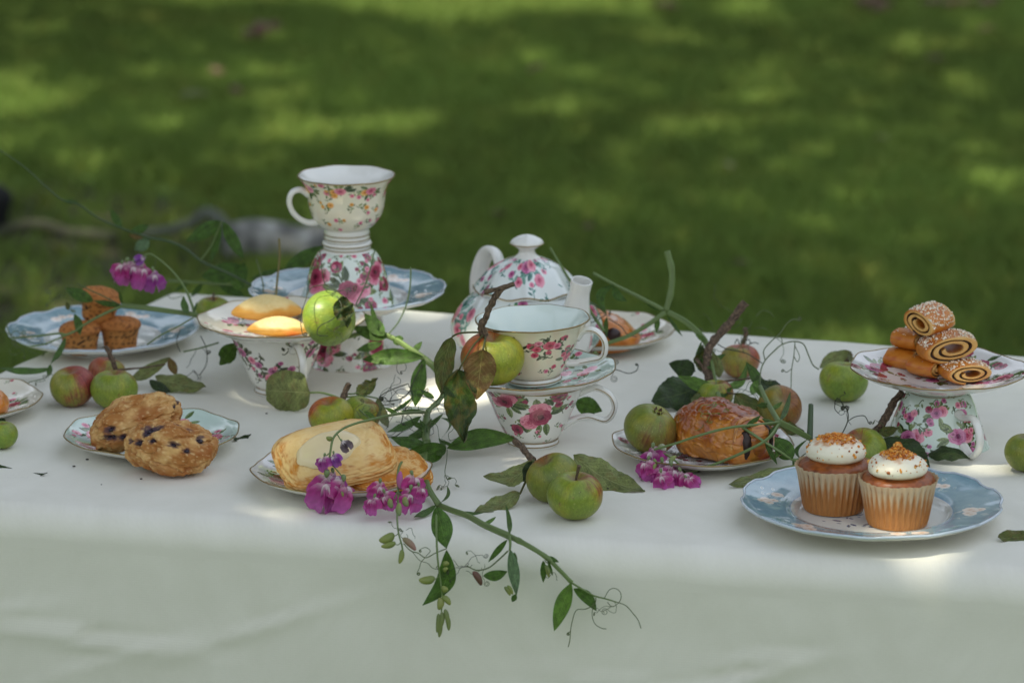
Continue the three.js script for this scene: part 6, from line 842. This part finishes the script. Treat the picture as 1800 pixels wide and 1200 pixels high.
// apple twigs and leaves that grow on their apples
{ let g = grower(twigApple); g.twig([[202, 660, 694], [200, 640, 694], [192, 622, 694], [186, 608, 694]], 5, 3.5); g.leaf([230, 668, 690], [298, 628, 684], 24, { mat: LM.pale, profile: leafShape, serr: 0.05, n: [0, 0.6, 1], crumple: 0.15 }); g.leaf([272, 662, 686], [362, 680, 696], 42, { mat: LM.pale, profile: leafShape, serr: 0.06, n: [0.1, 0.9, 0.7], wave: 0.1, curl: 0.5 }); g.leaf([262, 668, 690], [300, 690, 696], 20, { mat: LM.dark, profile: leafShape, n: [0, 0.8, 0.6] }); g.twig([[204, 650, 694], [250, 646, 690], [290, 640, 686]], 2, 1.4); }
{ const g = grower(midApple), y = Math.round(rowOf(midApple.position)); g.twig([[852, 592, y], [846, 572, y], [855, 556, y], [862, 536, y], [872, 520, y], [880, 507, y]], 7, 5.5); g.twig([[851, 513, y], [866, 510, y], [880, 507, y], [892, 503, y], [904, 499, y]], 4.2, 4.5); g.leaf([850, 590, y], [846, 600, y], 8, { mat: LM.olive });
  g.stem([[848, 584, y], [828, 584, y], [806, 586, y], [794, 592, y]], 1.8, 1.6, { mat: LM.olive }); g.stem([[850, 588, y], [830, 610, y + 14], [812, 640, y + 20], [806, 652, y + 20]], 1.8, 1.5, { mat: LM.olive }); g.stem([[854, 590, y], [852, 600, y + 8], [849, 614, y + 17]], 1.8, 1.6, { mat: LM.olive });
  g.apple([794, 592, y + 8], [776, 695, y + 16], 40, { mat: LM.olive, n: [-0.5, 0.15, 1], bend: 0.10, serr: 0.02 }); g.apple([849, 613, y + 19], [838, 702, y + 24], 58, { mat: LM.brown, n: [0.1, 0.2, 1], fold: 0.12, serr: 0.02, curl: 0.5 }); g.apple([805, 648, y + 22], [816, 777, y + 30], 62, { mat: LM.wrinkled, n: [0.05, 0.15, 1], crumple: 0.38, torn: 0.5, wave: 0.12, fold: 0.1, serr: 0.03 }); }
{ const g = grower(pairApple); g.twig([[905, 774, 842], [916, 785, 848], [926, 797, 854], [940, 809, 860]], 6, 5); g.stem([[938, 808, 862], [935, 826, 868], [924, 846, 878], [914, 868, 886]], 2.2, 1.8, { mat: LM.olive });
  g.apple([940, 812, 862], [850, 836, 866], 40, { mat: LM.pale, n: [0.2, 0.8, 0.6], bend: -0.12, curl: 0.9 }); g.apple([942, 812, 862], [920, 846, 870], 28, { mat: LM.dark, n: [0.6, 0.6, 0.5] }); g.apple([914, 866, 888], [834, 899, 904], 40, { mat: LM.pale, n: [0.1, 1, 0.5], torn: 0.25 }); g.apple([1008, 800, 850], [1134, 862, 866], 62, { mat: LM.pale, n: [0.1, 0.8, 0.8], fold: 0.12, curl: 0.3, bend: 0.06, label: 'broad pale green leaf lying behind the front apples' }); }
{ const t = thing('apple_twig', 'twig between the two apples behind the glazed pastry, with one round leaf', 'twig', P(606, 745)), g = grower(t); g.twig([[598, 708, 748], [604, 696, 746], [609, 682, 744], [613, 674, 744]], 6.5, 5); g.stem([[602, 702, 746], [580, 694, 738], [562, 690, 732], [546, 690, 728]], 2, 1.8, { mat: stemMat }); g.apple([546, 690, 728], [467, 686, 722], 74, { mat: LM.pale, n: [0, 0.15, 1], profile: roundShape, serr: 0.03, fold: 0.06, curl: 0.25, label: 'round grey green leaf standing upright' }); g.apple([626, 694, 742], [664, 664, 736], 28, { mat: LM.olive, n: [0, 0.4, 1], torn: 0.7, crumple: 0.25 }); g.stem([[612, 692, 744], [620, 692, 743], [630, 690, 742]], 1.6, 1.4); g.leaf([664, 700, 752], [682, 752, 775], 22, { mat: LM.olive, n: [0.3, 0.3, 1], profile: leafShape }); g.stem([[606, 698, 746], [640, 696, 748], [664, 700, 752]], 1.6, 1.4); g.stem([[604, 706, 752], [622, 712, 760], [640, 728, 770], [650, 736, 775]], 1.8, 1.5); g.tangle([632, 728, 772], 34, 4, 97, tendrilMat, 0.6); }
{ const t = thing('apple_twig', 'thick cut brown twig rising behind the croissant with large dark leaves', 'twig', P(1248, 715)), g = grower(t); g.twig([[1252, 690, 712], [1244, 650, 704], [1246, 614, 698], [1262, 592, 694], [1284, 566, 690], [1300, 545, 688], [1311, 531, 687]], 8, 7);
  g.twig([[1250, 672, 708], [1238, 650, 704], [1224, 632, 700]], 5, 3); g.apple([1240, 676, 712], [1147, 704, 726], 78, { mat: LM.dark, n: [0.1, 0.7, 0.8], fold: 0.15, curl: 0.5 }); g.apple([1223, 652, 702], [1176, 638, 696], 34, { mat: LM.dark, n: [0, 0.5, 1] }); g.apple([1234, 652, 704], [1236, 606, 696], 32, { mat: LM.wrinkled, n: [0.2, 0.1, 1], crumple: 0.4, torn: 0.3 }); g.leaf([1222, 640, 700], [1234, 598, 690], 8, { mat: LM.pea }); g.apple([1266, 664, 708], [1252, 616, 700], 20, { mat: LM.pale, n: [-0.5, 0.2, 1] });
  g.twig([[1250, 672, 710], [1290, 668, 716], [1326, 664, 722]], 2, 1.5); g.apple([1326, 664, 722], [1398, 702, 742], 46, { mat: LM.dark, n: [0.2, 0.8, 0.7], torn: 0.1 }); g.twig([[1252, 680, 712], [1275, 690, 724], [1294, 692, 735]], 2, 1.6); g.apple([1292, 692, 742], [1413, 756, 768], 74, { mat: LM.olive, n: [0.2, 0.5, 1], fold: 0.1, curl: 1.0, bend: 0.14, label: 'large olive leaf arched over the brownish apple' }); g.apple([1250, 690, 722], [1214, 716, 738], 30, { mat: LM.olive, n: [0, 0.5, 1] }); }
{ const g = grower(farApple); g.twig([[1300, 612, 646], [1308, 600, 646], [1311, 588, 646], [1310, 576, 646]], 4, 4.5); g.leaf([1334, 630, 652], [1320, 648, 654], 12, { mat: LM.pea }); for (const k of [0, 1, 2, 3]) g.tendril([[1303, 612, 646], [1296 + k * 10, 596 + (k % 2) * 6, 646], [1292 + k * 14, 604, 646]], 1, 0, 0, tendrilDark); }
{ const g = grower(leafApple); g.twig([[1480, 644, 680], [1490, 634, 678], [1497, 622, 676]], 5, 4); g.apple([1497, 618, 676], [1441, 646, 684], 28, { mat: LM.pale, n: [0, 0.7, 0.8], curl: 1.2, bend: 0.1 }); g.apple([1496, 618, 676], [1500, 642, 684], 16, { mat: LM.olive, n: [0.6, 0.2, 1] }); }
{ const g = grower(backApple); g.twig([[1586, 690, 778], [1572, 706, 782], [1562, 726, 788], [1550, 746, 794], [1534, 764, 800]], 6, 7); g.stem([[1540, 756, 798], [1516, 762, 800], [1496, 772, 806], [1484, 784, 810]], 2, 1.6); g.apple([1552, 772, 818], [1634, 838, 842], 84, { mat: LM.dark, n: [0.1, 0.5, 1], fold: 0.15, curl: 0.5, label: 'broad dark leaf behind the frosted cupcakes' }); g.apple([1545, 762, 802], [1580, 752, 800], 20, { mat: LM.olive, n: [0, 0.6, 1] }); g.apple([1540, 762, 802], [1560, 790, 816], 18, { mat: LM.brown, n: [0.2, 0.5, 1] }); g.tangle([1560, 758, 800], 30, 4, 98, tendrilMat, 0.6); }
{ const loose = (label, a, b, w, opt) => { const m = P(a[0], a[2] ?? a[1]), t = new THREE.Object3D(); t.position.copy(m); const o = grower(t).apple(a, b, w, opt); scene.add(o); o.position.copy(m); o.name = numbered('loose_leaf'); o.userData = { label, category: 'leaf', group: 'loose leaves on the cloth' }; };
  loose('long grey green leaf lying half under the cupcake plate', [1418, 820, 842], [1282, 850, 862], 44, { mat: LM.pale, n: [0, 0.9, 0.7], fold: 0.12, curl: 0.5 }); loose('curled dark leaf under the handle of the upside down aqua cup', [1632, 800, 812], [1706, 806, 818], 34, { mat: LM.dark, n: [0, 0.9, 0.6], curl: -0.9 }); loose('dull green leaf cut off by the right edge of the photo', [1754, 944, 952], [1822, 938, 948], 30, { mat: LM.olive, n: [0, 0.8, 0.8] });
  loose('dark curled leaf at the left edge in front of the cut off apple', [-16, 814, 822], [82, 830, 838], 26, { mat: LM.dark, n: [0, 0.8, 0.8], curl: 0.9, bend: 0.1 }); loose('small dark curled leaf tip beside the scone saucer', [410, 772, 778], [441, 762, 770], 16, { mat: LM.dark, n: [0, 0.8, 0.6], curl: 1.4 }); loose('dark leaf seen through the handle of the lower middle cup', [1012, 706, 738], [1058, 722, 744], 34, { mat: LM.pea, n: [0, 0.4, 1] }); loose('dark oval leaf hanging under the left side of the cake saucer', [414, 606, 676], [386, 640, 690], 32, { mat: LM.pea, n: [0.2, 0.2, 1] }); loose('crumpled dark leaf draped over the apple among the pale cakes', [600, 520, Math.round(rowOf(cakeApple.position)) + 12], [612, 574, Math.round(rowOf(cakeApple.position)) + 16], 40, { mat: LM.wrinkled, n: [0.5, 0.2, 1], crumple: 0.35, torn: 0.4 }); loose('dark leaf over the top of the apple at the left edge', [8, 736, 770], [-20, 760, 776], 22, { mat: LM.dark, n: [0, 0.4, 1] }); }
renderer.render(scene, camera);
